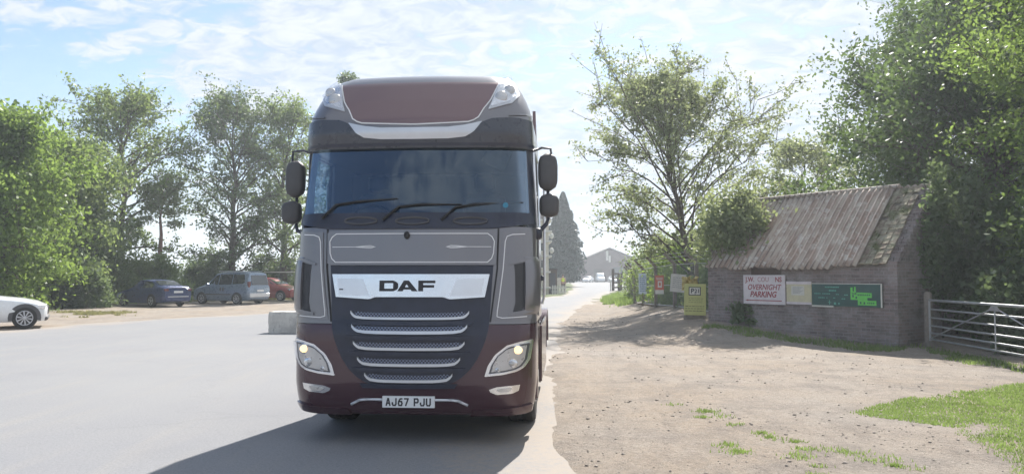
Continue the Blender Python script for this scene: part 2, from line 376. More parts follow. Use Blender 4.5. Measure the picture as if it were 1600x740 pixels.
# corrugated sheet, rust and lichen
m, t, b = newmat('weathered_corrugated_sheet')
c = mixc(t, mrange(t, noise(t, 1.5, 5, .6, None, (3, .6, .6)), .42, .6), (.43, .37, .31), (.30, .215, .17))
c = mixc(t, mrange(t, noise(t, 4, 6, .7), .52, .62, 0, .8), c, (.55, .52, .47))
c = mixc(t, mrange(t, noise(t, 2.4, 6, .7, None, (5, .5, .5)), .56, .68, 0, .8), c, (.16, .10, .075))
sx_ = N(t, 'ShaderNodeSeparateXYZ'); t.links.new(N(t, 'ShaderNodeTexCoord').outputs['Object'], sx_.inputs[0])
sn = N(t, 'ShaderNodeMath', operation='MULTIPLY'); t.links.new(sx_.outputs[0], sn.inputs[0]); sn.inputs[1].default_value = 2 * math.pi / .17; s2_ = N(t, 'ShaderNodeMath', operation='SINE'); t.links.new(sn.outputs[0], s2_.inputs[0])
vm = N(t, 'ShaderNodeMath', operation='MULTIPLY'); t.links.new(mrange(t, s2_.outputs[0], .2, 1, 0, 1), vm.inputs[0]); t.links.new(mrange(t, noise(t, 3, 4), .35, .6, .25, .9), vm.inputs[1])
c = mixc(t, vm.outputs[0], c, (.11, .075, .06))      # dark brown bands repeating at the corrugation pitch
t.links.new(c, b.inputs['Base Color']); b.inputs['Roughness'].default_value = .8; M['corrug'] = m
m, t, b = newmat('mossy_old_tiles')
c = mixc(t, mrange(t, noise(t, 5, 6, .7), .4, .6), (.18, .13, .10), (.30, .28, .2))
c = mixc(t, mrange(t, noise(t, 2, 5, .7), .5, .62), c, (.08, .09, .03))
t.links.new(c, b.inputs['Base Color']); b.inputs['Roughness'].default_value = .95; bump(t, b, noise(t, 12, 6, .7), 1, .04); M['moss'] = m
# grille mesh
m, t, b = newmat('grille_mesh'); tcn = N(t, 'ShaderNodeTexCoord').outputs['Object']
vo = N(t, 'ShaderNodeTexVoronoi', feature='F1'); vo.inputs['Scale'].default_value = 42; vo.inputs['Randomness'].default_value = 0.0
mp = N(t, 'ShaderNodeMapping'); mp.inputs['Rotation'].default_value = (0, R(45), 0); mp.inputs['Scale'].default_value = (1, 0.001, 1); t.links.new(tcn, mp.inputs[0]); t.links.new(mp.outputs[0], vo.inputs['Vector'])
hole = mrange(t, vo.outputs['Distance'], .38, .46)
t.links.new(mixc(t, hole, (.010, .010, .02), (.22, .25, .34)), b.inputs['Base Color']); t.links.new(mrange(t, hole, 0, 1, 0, .7), b.inputs['Metallic']); b.inputs['Roughness'].default_value = .35; M['gmesh'] = m

# ------------------------------------------------------------------ terrain
ASPH = np.array([(-90, -12), (-90, 19), (-17.5, 20.8), (-15.4, 22.6), (-14.3, 28), (-12.9, 30.5), (-10, 34.8), (-6, 41), (0, 52), (3.4, 60), (5.3, 70), (6, 80), (8, 100), (12, 150), (14, 230), (60, 230), (40, 110), (16, 92), (11, 82), (8.2, 66), (3.05, 36), (1.3, 22), (.6, 12), (.5, 7.5), (.8, 5), (1.5, -12)], float)
def poly_sd(P, X, Y):
    """signed distance, negative inside"""
    d = np.full(X.shape, 1e9); ins = np.zeros(X.shape, bool); n = len(P)
    for i in range(n):
        a = P[i]; c_ = P[(i + 1) % n]; e = c_ - a
        t_ = np.clip(((X - a[0]) * e[0] + (Y - a[1]) * e[1]) / (e @ e), 0, 1)
        d = np.minimum(d, np.hypot(X - a[0] - t_ * e[0], Y - a[1] - t_ * e[1]))
        cond = ((a[1] > Y) != (c_[1] > Y)) & (X < (c_[0] - a[0]) * (Y - a[1]) / (c_[1] - a[1] + 1e-12) + a[0]); ins ^= cond
    return np.where(ins, -d, d)
_rg = np.random.RandomState(5); _tab = _rg.rand(256, 256)
def vnoise(x, y, s):
    x = np.asarray(x, float) * s + 1000; y = np.asarray(y, float) * s + 1000; xi = np.floor(x).astype(int); yi = np.floor(y).astype(int)
    fx = x - xi; fy = y - yi; fx = fx * fx * (3 - 2 * fx); fy = fy * fy * (3 - 2 * fy)
    g = lambda i, j: _tab[i % 256, j % 256]
    return (g(xi, yi) * (1 - fx) + g(xi + 1, yi) * fx) * (1 - fy) + (g(xi, yi + 1) * (1 - fx) + g(xi + 1, yi + 1) * fx) * fy
def fbm(x, y, s, o=4): return sum(vnoise(x, y, s * 2 ** i) / 2 ** i for i in range(o)) / sum(1 / 2 ** i for i in range(o))
def sstep(a, b_, v): t_ = np.clip((v - a) / (b_ - a), 0, 1); return t_ * t_ * (3 - 2 * t_)
def ground_z(X, Y):
    X = np.asarray(X, float); Y = np.asarray(Y, float)
    sdv = poly_sd(ASPH, X, Y) + (fbm(X, Y, .6, 3) - .5) * 1.0 * np.clip(.3 + Y / 40, .3, 1.5)
    z = np.clip(sdv * .05, -.05, .012) + np.where(sdv > 0, (fbm(X, Y, .9, 4) - .45) * .05, 0); z = np.where(sdv > .25, np.maximum(z, .006 + .0 * z), z)
    edge = np.interp(Y, [0, 12, 22, 36, 66, 90], [.5, .6, 1.3, 3.05, 8.2, 14])
    ramp = .48 * sstep(16.2, 22.5, Y - .25 * (8.75 - X)) * sstep(.8, 4.2, X - edge) * (1 - sstep(40, 70, Y))
    return z + ramp
def gz(x, y): return float(ground_z(np.array([x]), np.array([y]))[0])
def axis_pts(spec):
    out = []
    for a, b_, st in spec: out += list(np.arange(a, b_ - 1e-6, st))
    return np.array(out + [spec[-1][1]])
xs = axis_pts([(-400, -200, 100), (-200, -50, 10), (-50, -20, 1.0), (-20, -1, .4), (-1, 10, .1), (10, 20, .4), (20, 60, 2), (60, 200, 10), (200, 400, 100)])
ys = axis_pts([(-200, -20, 20), (-20, 3, 1), (3, 20, .1), (20, 50, .35), (50, 100, 1), (100, 300, 10), (300, 700, 100)])
GX, GY = np.meshgrid(xs, ys); GZ = ground_z(GX, GY)
nx, ny = len(xs), len(ys); idx = np.arange(nx * ny).reshape(ny, nx)
fc = np.stack([idx[:-1, :-1], idx[:-1, 1:], idx[1:, 1:], idx[1:, :-1]], -1).reshape(-1, 4)
tag(np_mesh('ground', np.stack([GX, GY, GZ], -1).reshape(-1, 3), fc, M['dirt'], smooth=True), kind='structure')
xr_ = xs[(xs >= -90) & (xs <= 60)]; yr_ = ys[(ys >= -12) & (ys <= 230)]; RX, RY = np.meshgrid(xr_, yr_); nx2, ny2 = len(xr_), len(yr_); idx = np.arange(nx2 * ny2).reshape(ny2, nx2)
road = np_mesh('road', np.stack([RX, RY, RX * 0], -1).reshape(-1, 3), np.stack([idx[:-1, :-1], idx[:-1, 1:], idx[1:, 1:], idx[1:, :-1]], -1).reshape(-1, 4), M['asphalt']); tag(road, kind='structure')
dust = sstep(-1.5, .3, poly_sd(ASPH, RX, RY) + (fbm(RX, RY, 1.1, 4) - .5) * 2.2).ravel(); at_ = road.data.attributes.new('dust', 'FLOAT', 'POINT'); at_.data.foreach_set('value', dust.astype(np.float32))

# ------------------------------------------------------------------ the lorry
TY = R(4.0); TX, TY0 = -1.02, 7.5
truck = empty('lorry', (TX, TY0, 0), -TY, 'taupe and maroon tractor unit facing the camera on the tarmac', 'lorry')
def interp(tab, z): return float(np.interp(z, [a for a, _ in tab], [b_ for _, b_ in tab]))
YF = [(.25, .14), (.36, .05), (.46, .015), (.6, 0), (1.1, .0), (1.25, .03), (1.6, .055), (2.15, .10), (2.2, .12), (2.35, .165), (3.1, .30)]
YR = [(2.98, .27), (3.0, .235), (3.15, .20), (3.3, .22), (3.5, .30), (3.7, .42), (3.8, .54), (3.87, .70), (3.92, .95), (3.94, 1.4)]
WF = [(.25, 1.19), (.4, 1.225), (.6, 1.245), (1.2, 1.25), (2.2, 1.245), (2.6, 1.225), (3.1, 1.195)]
WR = [(2.98, 1.215), (3.3, 1.21), (3.45, 1.17), (3.6, 1.115), (3.75, 1.03), (3.85, .95), (3.94, .8)]
def W(z, roof): return interp(WR if roof else WF, z)
def SY(x, z, roof=False):
    w = W(z, roof); ax = min(abs(x), w); r = .26
    y = interp(YR if roof else YF, z) + .10 * (ax / w) ** 2
    if ax > w - r: y += r - math.sqrt(max(0, r * r - (ax - (w - r)) ** 2))
    return y
ct, st_ = math.cos(TY), math.sin(TY)
def loc_ray(px, py):
    d = ray(px, py); o = np.array([0 - TX, 0 - TY0, CAM_H])
    tr = lambda v: np.array([v[0] * ct - v[1] * st_, v[0] * st_ + v[1] * ct, v[2]])
    return tr(o), tr(d)
def T(px, py, roof=False, off=0.0):
    o, d = loc_ray(px, py); yl = .2
    for _ in range(60):
        t_ = (yl - o[1]) / d[1]; x = o[0] + d[0] * t_; z = o[2] + d[2] * t_
        yl = .6 * yl + .4 * (SY(x, z, roof) - off)
    w = W(z, roof) * .998
    return (max(-w, min(w, x)), z)
def PT(px, py, yl):
    o, d = loc_ray(px, py); t_ = (yl - o[1]) / d[1]; return (o[0] + d[0] * t_, yl, o[2] + d[2] * t_)
def nrm(x, z, roof):
    e = .01; w = W(z, roof); x1 = max(-w, x - e); x2 = min(w, x + e)
    dx = (SY(x2, z, roof) - SY(x1, z, roof)) / (x2 - x1); dz = (SY(x, z + e, roof) - SY(x, z - e, roof)) / (2 * e)
    v = Vector((dx, -1, dz)); v.normalize(); return v
def SP(x, z, off, roof=False): 
    n = nrm(x, z, roof); return tuple(Vector((x, SY(x, z, roof), z)) + n * off)
def resamp(P, n):
    P = np.array(P, float); s = np.r_[0, np.cumsum(np.hypot(*np.diff(P, axis=0).T))]
    q = np.linspace(0, s[-1], n); return [(np.interp(a, s, P[:, 0]), np.interp(a, s, P[:, 1])) for a in q]
def ribbon(mb, A, B, n=24, m=6, off=.01, base=0.0, roof=False, mirror=False, samp=True):
    """raised patch on the lorry's front between two (x,z) polylines"""
    if mirror: A = [(-x, z) for x, z in A]; B = [(-x, z) for x, z in B]
    if samp: A, B = resamp(A, n), resamp(B, n)
    else: n = len(A)
    top = [[SP(a[0] + (b_[0] - a[0]) * j / m, a[1] + (b_[1] - a[1]) * j / m, off, roof) for j in range(m + 1)] for a, b_ in zip(A, B)]
    vs = [p for r_ in top for p in r_]; fs = [(i * (m + 1) + j, i * (m + 1) + j + 1, (i + 1) * (m + 1) + j + 1, (i + 1) * (m + 1) + j) for i in range(n - 1) for j in range(m)]
    rim = [i * (m + 1) for i in range(n)] + [(n - 1) * (m + 1) + j for j in range(1, m + 1)] + [i * (m + 1) + m for i in range(n - 2, -1, -1)] + [j for j in range(m - 1, 0, -1)]
    k = len(vs)
    for q in rim:
        i, j = divmod(q, m + 1); a, b_ = A[i], B[i]
        vs.append(SP(a[0] + (b_[0] - a[0]) * j / m, a[1] + (b_[1] - a[1]) * j / m, base, roof))
    L = len(rim); fs += [(rim[i], rim[(i + 1) % L], k + (i + 1) % L, k + i) for i in range(L)]
    mb.add(vs, fs); return mb
def full(P): return [(-x, z) for x, z in P[::-1]] + [p for p in P if p[0] > 1e-4]      # mirror a half polyline
def half(pts, roof=False, c0=True):
    o = [T(px, py, roof) for px, py in pts]
    if c0: o[0] = (0.0, o[0][1])
    return o
def stripe(mb, P, w=.010, off=.006, roof=False, mirror=False, base=None):
    if mirror: P = [(-x, z) for x, z in P]
    n = max(2, int(sum(math.dist(P[i], P[i + 1]) for i in range(len(P) - 1)) / .06) + 2)
    Q = resamp(P, n); A, B = [], []
    for i, p in enumerate(Q):
        a = Q[max(0, i - 1)]; c_ = Q[min(n - 1, i + 1)]; dx, dz = c_[0] - a[0], c_[1] - a[1]; l = math.hypot(dx, dz) or 1
        A.append((p[0] - dz / l * w / 2, p[1] + dx / l * w / 2)); B.append((p[0] + dz / l * w / 2, p[1] - dx / l * w / 2))
    ribbon(mb, A, B, m=1, off=off, base=(off - .004 if base is None else base), roof=roof, samp=False)
CABL = 2.25
def loop(z, roof=False, inset=0.0):
    w = W(z, roof); xs_ = [w * math.sin(math.pi / 2 * u) for u in np.linspace(-1, 1, 41)]
    pts = [(x, SY(x, z, roof), z) for x in xs_]
    for y in (.6, 1.0, 1.5, 2.0): 
        if y > pts[40][1] + .05: pts.append((w, y, z))
        else: pts.append((w, pts[40][1] + .02 * y, z))
    pts += [(w - .02, CABL - .04, z), (w - .1, CABL, z), (-w + .1, CABL, z), (-w + .02, CABL - .04, z)]
    for y in (2.0, 1.5, 1.0, .6):
        if y > pts[0][1] + .05: pts.append((-w, y, z))
        else: pts.append((-w, pts[0][1] + .02 * y, z))
    return pts
ZS = 1.20      # split between maroon bumper and taupe cab
# bumper / lower body: front shell only (wheel space behind)
def front_loop(z, yb=.75):
    w = W(z, False); xs_ = [w * math.sin(math.pi / 2 * u) for u in np.linspace(-1, 1, 41)]
    return [(x, SY(x, z), z) for x in xs_] + [(w, yb, z), (w - .06, yb, z), (-w + .06, yb, z), (-w, yb, z)]
mb = MB(); mb.loft([front_loop(z) for z in (.30, .36, .42, .5, .58, .62, .66, .8, .95, 1.08, 1.15, ZS - .006)], True, True)
bumper = mb.build('bumper', M['maroon'], truck, 40)
mb = MB(); mb.loft([loop(z) for z in (ZS, 1.35, 1.5, 1.7, 1.9, 2.05, 2.13, 2.17)], True, True)
cab = mb.build('cab', M['taupe'], truck, 40)
mb = MB(); mb.box((-1.22, 1.95, .75), (1.22, CABL, 1.2)); mb.box((-1.2, .75, 1.02), (1.2, 2.0, 1.195)); mb.build('cab_floor', M['matblack'], truck)
# roof
RZ = (3.0, 3.05, 3.15, 3.25, 3.35, 3.45, 3.55, 3.65, 3.74, 3.80, 3.85, 3.89, 3.92, 3.94)
mb = MB(); mb.loft([loop(z, True) for z in RZ], True, True)
roof = mb.build('roof', M['taupe'], truck, 50)
# upper cab walls with window openings
mb = MB()
for s in (-1, 1):
    for (y0, y1) in ((1.32, CABL),):
        mb.add([(s * 1.238, y0, 2.17), (s * 1.238, y1, 2.17), (s * 1.205, y1, 3.0), (s * 1.205, y0, 3.0), (s * 1.20, y0, 2.17), (s * 1.20, y1, 2.17), (s * 1.165, y1, 3.0), (s * 1.165, y0, 3.0)],
               [(0, 1, 2, 3), (4, 5, 6, 7), (0, 3, 7, 4), (1, 2, 6, 5), (0, 1, 5, 4), (3, 2, 6, 7)])
mb.box((-1.2, CABL - .04, 2.17), (1.2, CABL, 3.0)); mb.build('rear_wall', M['taupe'], truck)
for s in (-1, 1):   # a-pillars wrap the corner
    mb = MB()
    L_ = []
    for z in np.linspace(2.17, 3.0, 8):
        w = W(z, False); x0 = w - .075
        xs_ = [x0 + (w - x0) * u for u in np.linspace(0, 1, 6)]
        L_.append([(s * x, SY(x, z), z) for x in xs_] + [(s * w, .62, z), (s * (w - .05), .62, z), (s * (w - .05), SY(w, z) + .03, z), (s * x0, SY(x0, z) + .06, z)])
    mb.loft(L_, True, True); mb.build('pillar', M['black'], truck, 40)
# windscreen
A = half([(640, 232), (700, 229), (760, 227), (810, 224)]); B = half([(640, 333), (700, 332), (760, 331), (818, 329)])
A = [(0, 3.03), (.5, 3.03), (.9, 3.03), (1.13, 3.02)]; zb = T(640, 334)[1]
B = [(0, zb), (.5, zb), (.9, zb), (1.17, zb + .01)]
mb = MB(); n = 30; Af, Bf = resamp(full(A), n), resamp(full(B), n)
rows = [[SP(a[0] + (b_[0] - a[0]) * j / 10, a[1] + (b_[1] - a[1]) * j / 10, .012) for a, b_ in zip(Af, Bf)] for j in range(11)]
mb.loft(rows, closed=False); wind = mb.build('windscreen', M['screen'], truck, 60, recalc=False)
mb = MB().mat(M['blueSticker']); p = PT(789, 320, .16); q = SP(p[0], p[2], .016); mb.lathe([(0, .028), (-.003, .028)], q, 'y', 16); mb.build('sticker', None, wind)
# side window glass and frames
for s in (-1, 1):
    mb = MB(); mb.add([(s * 1.215, .66, 2.25), (s * 1.215, 1.30, 2.25), (s * 1.19, 1.30, 2.95), (s * 1.19, .66, 2.95)], [(0, 1, 2, 3)])
    g = mb.build('side_window', M['sideglass'], truck, recalc=False)
    mb = MB(); mb.tube([(s * 1.245, .64, 2.2), (s * 1.245, 1.32, 2.2), (s * 1.215, 1.32, 2.98), (s * 1.215, .6, 2.98), (s * 1.245, .64, 2.2)], .022, 6)
    mb.build('window_frame', M['chrome'] if s > 0 else M['black'], g)
    mb = MB(); mb.box((s * 1.252, .72, 1.25), (s * 1.262, 1.40, 2.16), .01)
    d_ = mb.build('door', M['taupe'], truck)
    mb = MB(); mb.box((s * 1.262, 1.2, 1.62), (s * 1.30, 1.36, 1.68), .01); mb.build('door_handle', M['black'], d_)
    mb = MB(); mb.tube([(s * 1.275, 1.42, 1.35), (s * 1.30, 1.44, 1.45), (s * 1.30, 1.44, 2.75), (s * 1.255, 1.42, 2.85)], .016, 6); mb.build('grab_rail', M['chrome'], truck)
    mb = MB(); 
    for k, z in enumerate((.42, .72, 1.0)): mb.box((s * 1.05, .78, z), (s * (1.24 - .02 * k), 1.0, z + .05), .01)
    mb.box((s * 1.2, .76, .35), (s * 1.245, .98, 1.18), .02); mb.build('step', M['maroon'], truck)
    # cab side air deflector
    mb = MB(); mb.add([(s * 1.20, 2.27, 1.3), (s * 1.20, 2.75, 1.3), (s * 1.17, 2.75, 3.55), (s * 1.17, 2.27, 3.80), (s * 1.16, 2.27, 1.3), (s * 1.16, 2.75, 1.3), (s * 1.13, 2.75, 3.55), (s * 1.13, 2.27, 3.80)],
                      [(0, 1, 2, 3), (4, 5, 6, 7), (0, 3, 7, 4), (1, 2, 6, 5), (0, 1, 5, 4), (3, 2, 6, 7)]); mb.build('air_deflector', M['brown'], truck)
# cabin interior
mb = MB(); L_ = [[(1.13 + .012 * math.sin(y * 60), y, z) for y in np.linspace(.72, 1.5, 40)] for z in (2.22, 2.6, 2.98)]; mb.loft(L_, closed=False); mb.build('curtain', M['cabin'], truck, 60, recalc=False)
mb = MB().mat(M['matblack']).box((-1.12, .36, 2.17), (1.12, .62, 2.24), .03).box((-1.12, .55, 1.9), (1.12, .8, 2.28), .05); mb.build('dashboard', None, truck)
for sx in (-.62, .62):
    mb = MB(); mb.box((sx - .24, 1.15, 2.17), (sx + .24, 1.30, 2.62), .06); mb.box((sx - .12, 1.18, 2.64), (sx + .12, 1.28, 2.84), .04); mb.build('seat', M['cloth'], truck, 40)
mb = MB(); pts = [(-.62 + .21 * math.cos(a), .86 + .08 * math.sin(a), 2.28 + .19 * math.sin(a)) for a in np.linspace(0, 2 * math.pi, 25)]; mb.tube(pts, .016, 6, False); mb.tube([(-.83, .86, 2.28), (-.41, .86, 2.28)], .02, 6); mb.build('steering_wheel', M['matblack'], truck, 60)
mb = MB(); mb.box((-1.15, 1.95, 2.2), (1.15, 2.18, 2.95), .03); mb.box((-1.1, 1.5, 2.2), (1.1, 1.95, 2.36), .05); mb.build('bunk', M['cabin'], truck)
mb = MB(); p = PT(778, 243, .55); mb.M = Matrix.Translation(p) @ Matrix.Rotation(R(28), 4, 'Y'); mb.box((-.13, -.02, -.14), (.13, .02, .10), .02); 
mb.build('sun_visor', M['greywood'], truck)
# cowl under the windscreen
zc = T(640, 359)[1]
mb = MB(); ribbon(mb, full([(0, zb + .01), (1.19, zb + .01)]), full([(0, zc + .012), (.8, zc + .012), (1.0, zc + .03), (1.235, zc + .07)]), 50, 6, .014); cowl = mb.build('scuttle_panel', M['black'], truck, 40)
for px in (565, 645, 735):
    mb = MB(); x, z = T(px, 345); pts = [SP(x + .17 * math.cos(a), z - .005 + .035 * math.sin(a), .02) for a in np.linspace(.15, math.pi * 2 - .15, 24)]; mb.tube(pts, .011, 5); mb.build('wiper_well', M['greyplastic'], cowl, 60)
for pts in (((505, 343), (527, 321), (560, 316), (622, 311)), ((599, 345), (624, 324), (660, 320), (722, 320)), ((690, 345), (712, 325), (742, 320), (816, 317))):
    Q = [SP(*T(*p), .035) for p in pts]; mb = MB(); mb.tube(Q[:3], [.016, .011, .009], 6); w_ = mb.build('wiper', M['matblack'], truck, 60)
    mb = MB(); a, b_ = Q[1], Q[3]; mb.tube([SP(*T(*pts[1]), .022), SP(*T(*pts[2]), .024), SP(*T(*pts[3]), .022)], [.009, .016, .006], 5); mb.build('wiper_blade', M['matblack'], w_)
# black centre band and grille U
mb = MB(); ys_ = [414, 440, 470, 500, 515, 530, 545, 560, 575, 588, 597, 603, 606]; xr = [771, 769, 767, 765, 763, 759, 753, 746, 736, 723, 708, 690, 668]
A = [(0.0, T(640, y)[1]) for y in ys_]; B = [T(x, y) for x, y in zip(xr, ys_)]; B = [(b_[0], a[1]) for a, b_ in zip(A, B)]
ribbon(mb, [(-x, z) for x, z in B], B, 40, 24, .006); grille = mb.build('grille', M['black'], truck, 40)
# louvre ledges between bars
BARS = [(498, 733), (520, 730), (545, 726), (570, 719), (595, 707)]
for i, (yc, xe) in enumerate(BARS):
    z0 = T(640, yc)[1]; x1 = T(xe, yc - 4)[0]
    P = [(0, z0), (x1 * .55, z0 + .002), (x1 - .13, z0 + .006), (x1 - .055, z0 + .016), (x1 - .02, z0 + .04), (x1, z0 + .066)]
    mb = MB(); ribbon(mb, full([(x, z + .058) if x < x1 - .03 else (x, z + .004) for x, z in P]), full([(x, z + .004) for x, z in P]), 40, 2, .014); mb.build('mesh_insert', M['gmesh'], grille)
    mb = MB(); ribbon(mb, full([(x, z + .014) for k, (x, z) in enumerate(P)]), full([(x, z - .013) for x, z in P]), 60, 2, .036); mb.build('trim_bar', M['silver'], grille, 40)
    mb = MB(); ribbon(mb, full([(0, z0 - .03), (x1 + .05, z0 - .025)]), full([(0, z0 - .07), (x1 + .02, z0 - .065)]), 30, 2, .03); mb.build('louvre', M['black'], grille, 40)
# chrome name panel
mb = MB().mat(M['chrome'])
zt, zbm = T(640, 428.5)[1], T(640, 464)[1]; xe = T(765, 426)[0]
A = full([(0, zt), (xe, zt)]); B = full([(0, zbm), (.34, zbm), (.40, zbm - .022), (xe - .045, zbm + .0)])
ribbon(mb, A, B, 60, 6, .045)
mb.mat(M['chrome2']); ribbon(mb, [(.47, zt - .05), (xe - .05, zt - .04)], [(.40, zbm + .01), (xe - .08, zbm + .02)], 14, 4, .050, .043); ribbon(mb, [(.47, zt - .05), (xe - .05, zt - .04)], [(.40, zbm + .01), (xe - .08, zbm + .02)], 14, 4, .050, .043, mirror=True)
zl0, zl1 = T(640, 455)[1], T(640, 438.5)[1]; sc = (T(681, 447)[0] - T(595, 447)[0]); x0 = T(595, 447)[0]; hh = zl1 - zl0
mb.mat(M['ink'])
def glyph(A, B, n=8): ribbon(mb, [(x0 + sc * a, zl0 + hh * c_) for a, c_ in A], [(x0 + sc * a, zl0 + hh * c_) for a, c_ in B], n, 1, .053, .044, samp=(n > 4))
glyph([(0, 0), (0, 1)], [(.085, 0), (.085, 1)], 4) if False else None
def gq(a, b_, c_, d_): ribbon(mb, [(x0 + sc * a[0], zl0 + hh * a[1]), (x0 + sc * b_[0], zl0 + hh * b_[1])], [(x0 + sc * d_[0], zl0 + hh * d_[1]), (x0 + sc * c_[0], zl0 + hh * c_[1])], off=.053, base=.044, m=1, samp=False)
gq((0, 0), (0, 1), (.085, 1), (.085, 0)); gq((.085, .76), (.085, 1), (.25, 1), (.25, .76)); gq((.085, 0), (.085, .24), (.25, .24), (.25, 0)); gq((.25, 0), (.25, 1), (.31, .86), (.31, .14)); gq((.31, .14), (.31, .86), (.335, .7), (.335, .3))
gq((.325, 0), (.44, 1), (.52, 1), (.42, 0)); gq((.585, 0), (.44, 1), (.53, 1), (.69, 0)); gq((.42, .16), (.43, .38), (.56, .38), (.59, .16))
gq((.70, 0), (.70, 1), (.785, 1), (.785, 0)); gq((.785, .76), (.785, 1), (1, 1), (1, .76)); gq((.785, .34), (.785, .58), (.98, .58), (.98, .34))
mb.mat(M['ink']); xx, zz2 = T(536, 452); ribbon(mb, [(xx - .02, zz2 + .006), (xx + .02, zz2 + .006)], [(xx - .02, zz2 - .006), (xx + .02, zz2 - .006)], 3, 1, .054, .046)
mb.build('name_panel', None, truck, 40)
# bonnet panel
zt, zbm = T(640, 361)[1], T(640, 414)[1]; xe = T(777, 385)[0]
mb = MB(); ribbon(mb, full([(0, zt), (xe - .02, zt), (xe, zt - .02)]), full([(0, zbm), (xe - .03, zbm), (xe - .01, zbm + .02)]), 60, 8, .028); hood = mb.build('front_panel', M['taupe'], truck, 40)
mb = MB(); i_ = .028; P = [(0, zt - i_), (xe - i_ - .05, zt - i_), (xe - i_ - .045, zt - i_ - .012), (xe - i_ - .012, zt - i_ - .045), (xe - i_, zt - i_ - .05), (xe - i_ - .012, zbm + i_ + .05), (xe - i_ - .02, zbm + i_ + .045), (xe - i_ - .055, zbm + i_ + .012), (xe - i_ - .06, zbm + i_), (0, zbm + i_)]
for s in (False, True): stripe(mb, P, .009, .033, mirror=s, base=.027)
zm = (zt + zbm) / 2 + .01
for s in (False, True):
    stripe(mb, [(xe - .06, zm), (xe - .50, zm + .001)], .006, .033, mirror=s, base=.027); stripe(mb, [(xe - .30, zm), (xe - .44, zm + .014), (xe - .50, zm + .010), (xe - .51, zm), (xe - .50, zm - .010), (xe - .44, zm - .012), (xe - .30, zm)], .006, .0335, mirror=s, base=.027)
mb.build('pinstripe', M['stripe'], hood)
mb = MB(); c_ = SP(T(637, 368)[0], T(637, 368)[1], .045); mb.ball(c_, (.03, .03, .04)); mb.build('camera_pod', M['matblack'], hood, 60)
# panel gap between bonnet and corner panels, corner panels with air duct
gp = [T(779, 357), T(777, 420), T(771, 465), T(766, 503)]
for s in (False, True): mb = MB(); stripe(mb, gp, .016, .008, mirror=s, base=0); mb.build('panel_gap', M['matblack'], cab)
for s in (False, True):
    mb = MB()
    Aq = [T(786, 362), T(783, 420), T(777, 465), T(771, 500)]; ze = Aq[-1][1] + .0
    Bq = [(1.20, Aq[0][1] + .02), (1.215, Aq[1][1]), (1.215, Aq[2][1]), (1.20, ze + .01)]
    ribbon(mb, Aq, Bq, 24, 12, .012, mirror=s); cp = mb.build('corner_panel', M['taupe'], truck, 40)
    mb = MB(); P = [(1.13, Aq[0][1] - .02), (Aq[0][0] + .06, Aq[0][1] - .03), (Aq[0][0] + .025, Aq[0][1] - .06), (Aq[1][0] + .02, Aq[1][1]), (Aq[2][0] + .02, Aq[2][1]), (Aq[3][0] + .03, ze + .04), (Aq[3][0] + .05, ze + .02), (1.15, ze + .035)]
    stripe(mb, P, .009, .018, mirror=s, base=.010); mb.build('pinstripe', M['stripe'], cp)
    zt2, zb2 = T(815, 410)[1], T(815, 488)[1]
    mb = MB(); ribbon(mb, [(1.03, zt2 - .02), (1.04, zt2 - .1), (1.045, zb2 + .1), (1.02, zb2)], [(1.135, zt2), (1.14, zt2 - .1), (1.14, zb2 + .1), (1.10, zb2 + .01)], 16, 4, .016, mirror=s); mb.build('air_duct', M['duct'], cp)
    mb = MB()
    # curved vane standing off the corner
    L_ = []
    for u in np.linspace(0, 1, 14):
        z = zt2 + .06 + (zb2 - zt2 - .08) * u; g_ = math.sin(math.pi * min(1, max(0, u * 1.0))) ** .35 * .038
        sec = []
        for x in np.linspace(1.125, 1.246, 7):
            p = SP(x, z, .012 + g_ * (1 if x > 1.13 else .8)); sec.append(p)
        for x in np.linspace(1.246, 1.125, 7): sec.append(SP(x, z, max(.004, g_ - .02)))
        L_.append([((-p[0] if s else p[0]), p[1], p[2]) for p in sec])
    mb.loft(L_, True, True); mb.build('air_vane', M['taupe'], cp, 50)
    mb = MB(); ribbon(mb, [(.98, zt2 - .005), (1.08, zt2 + .035), (1.2, zt2 + .055)], [(.985, zt2 - .025), (1.08, zt2 + .002), (1.2, zt2 + .01)], 14, 2, .03, mirror=s); mb.build('vane_bracket', M['taupe'], cp, 50); mb = MB(); ribbon(mb, [(.99, zb2 - .0), (1.1, zb2 + .02), (1.2, zb2 + .05)], [(.98, zb2 - .03), (1.1, zb2 - .02), (1.2, zb2 + .01)], 14, 2, .03, mirror=s); mb.build('vane_bracket', M['taupe'], cp, 50)
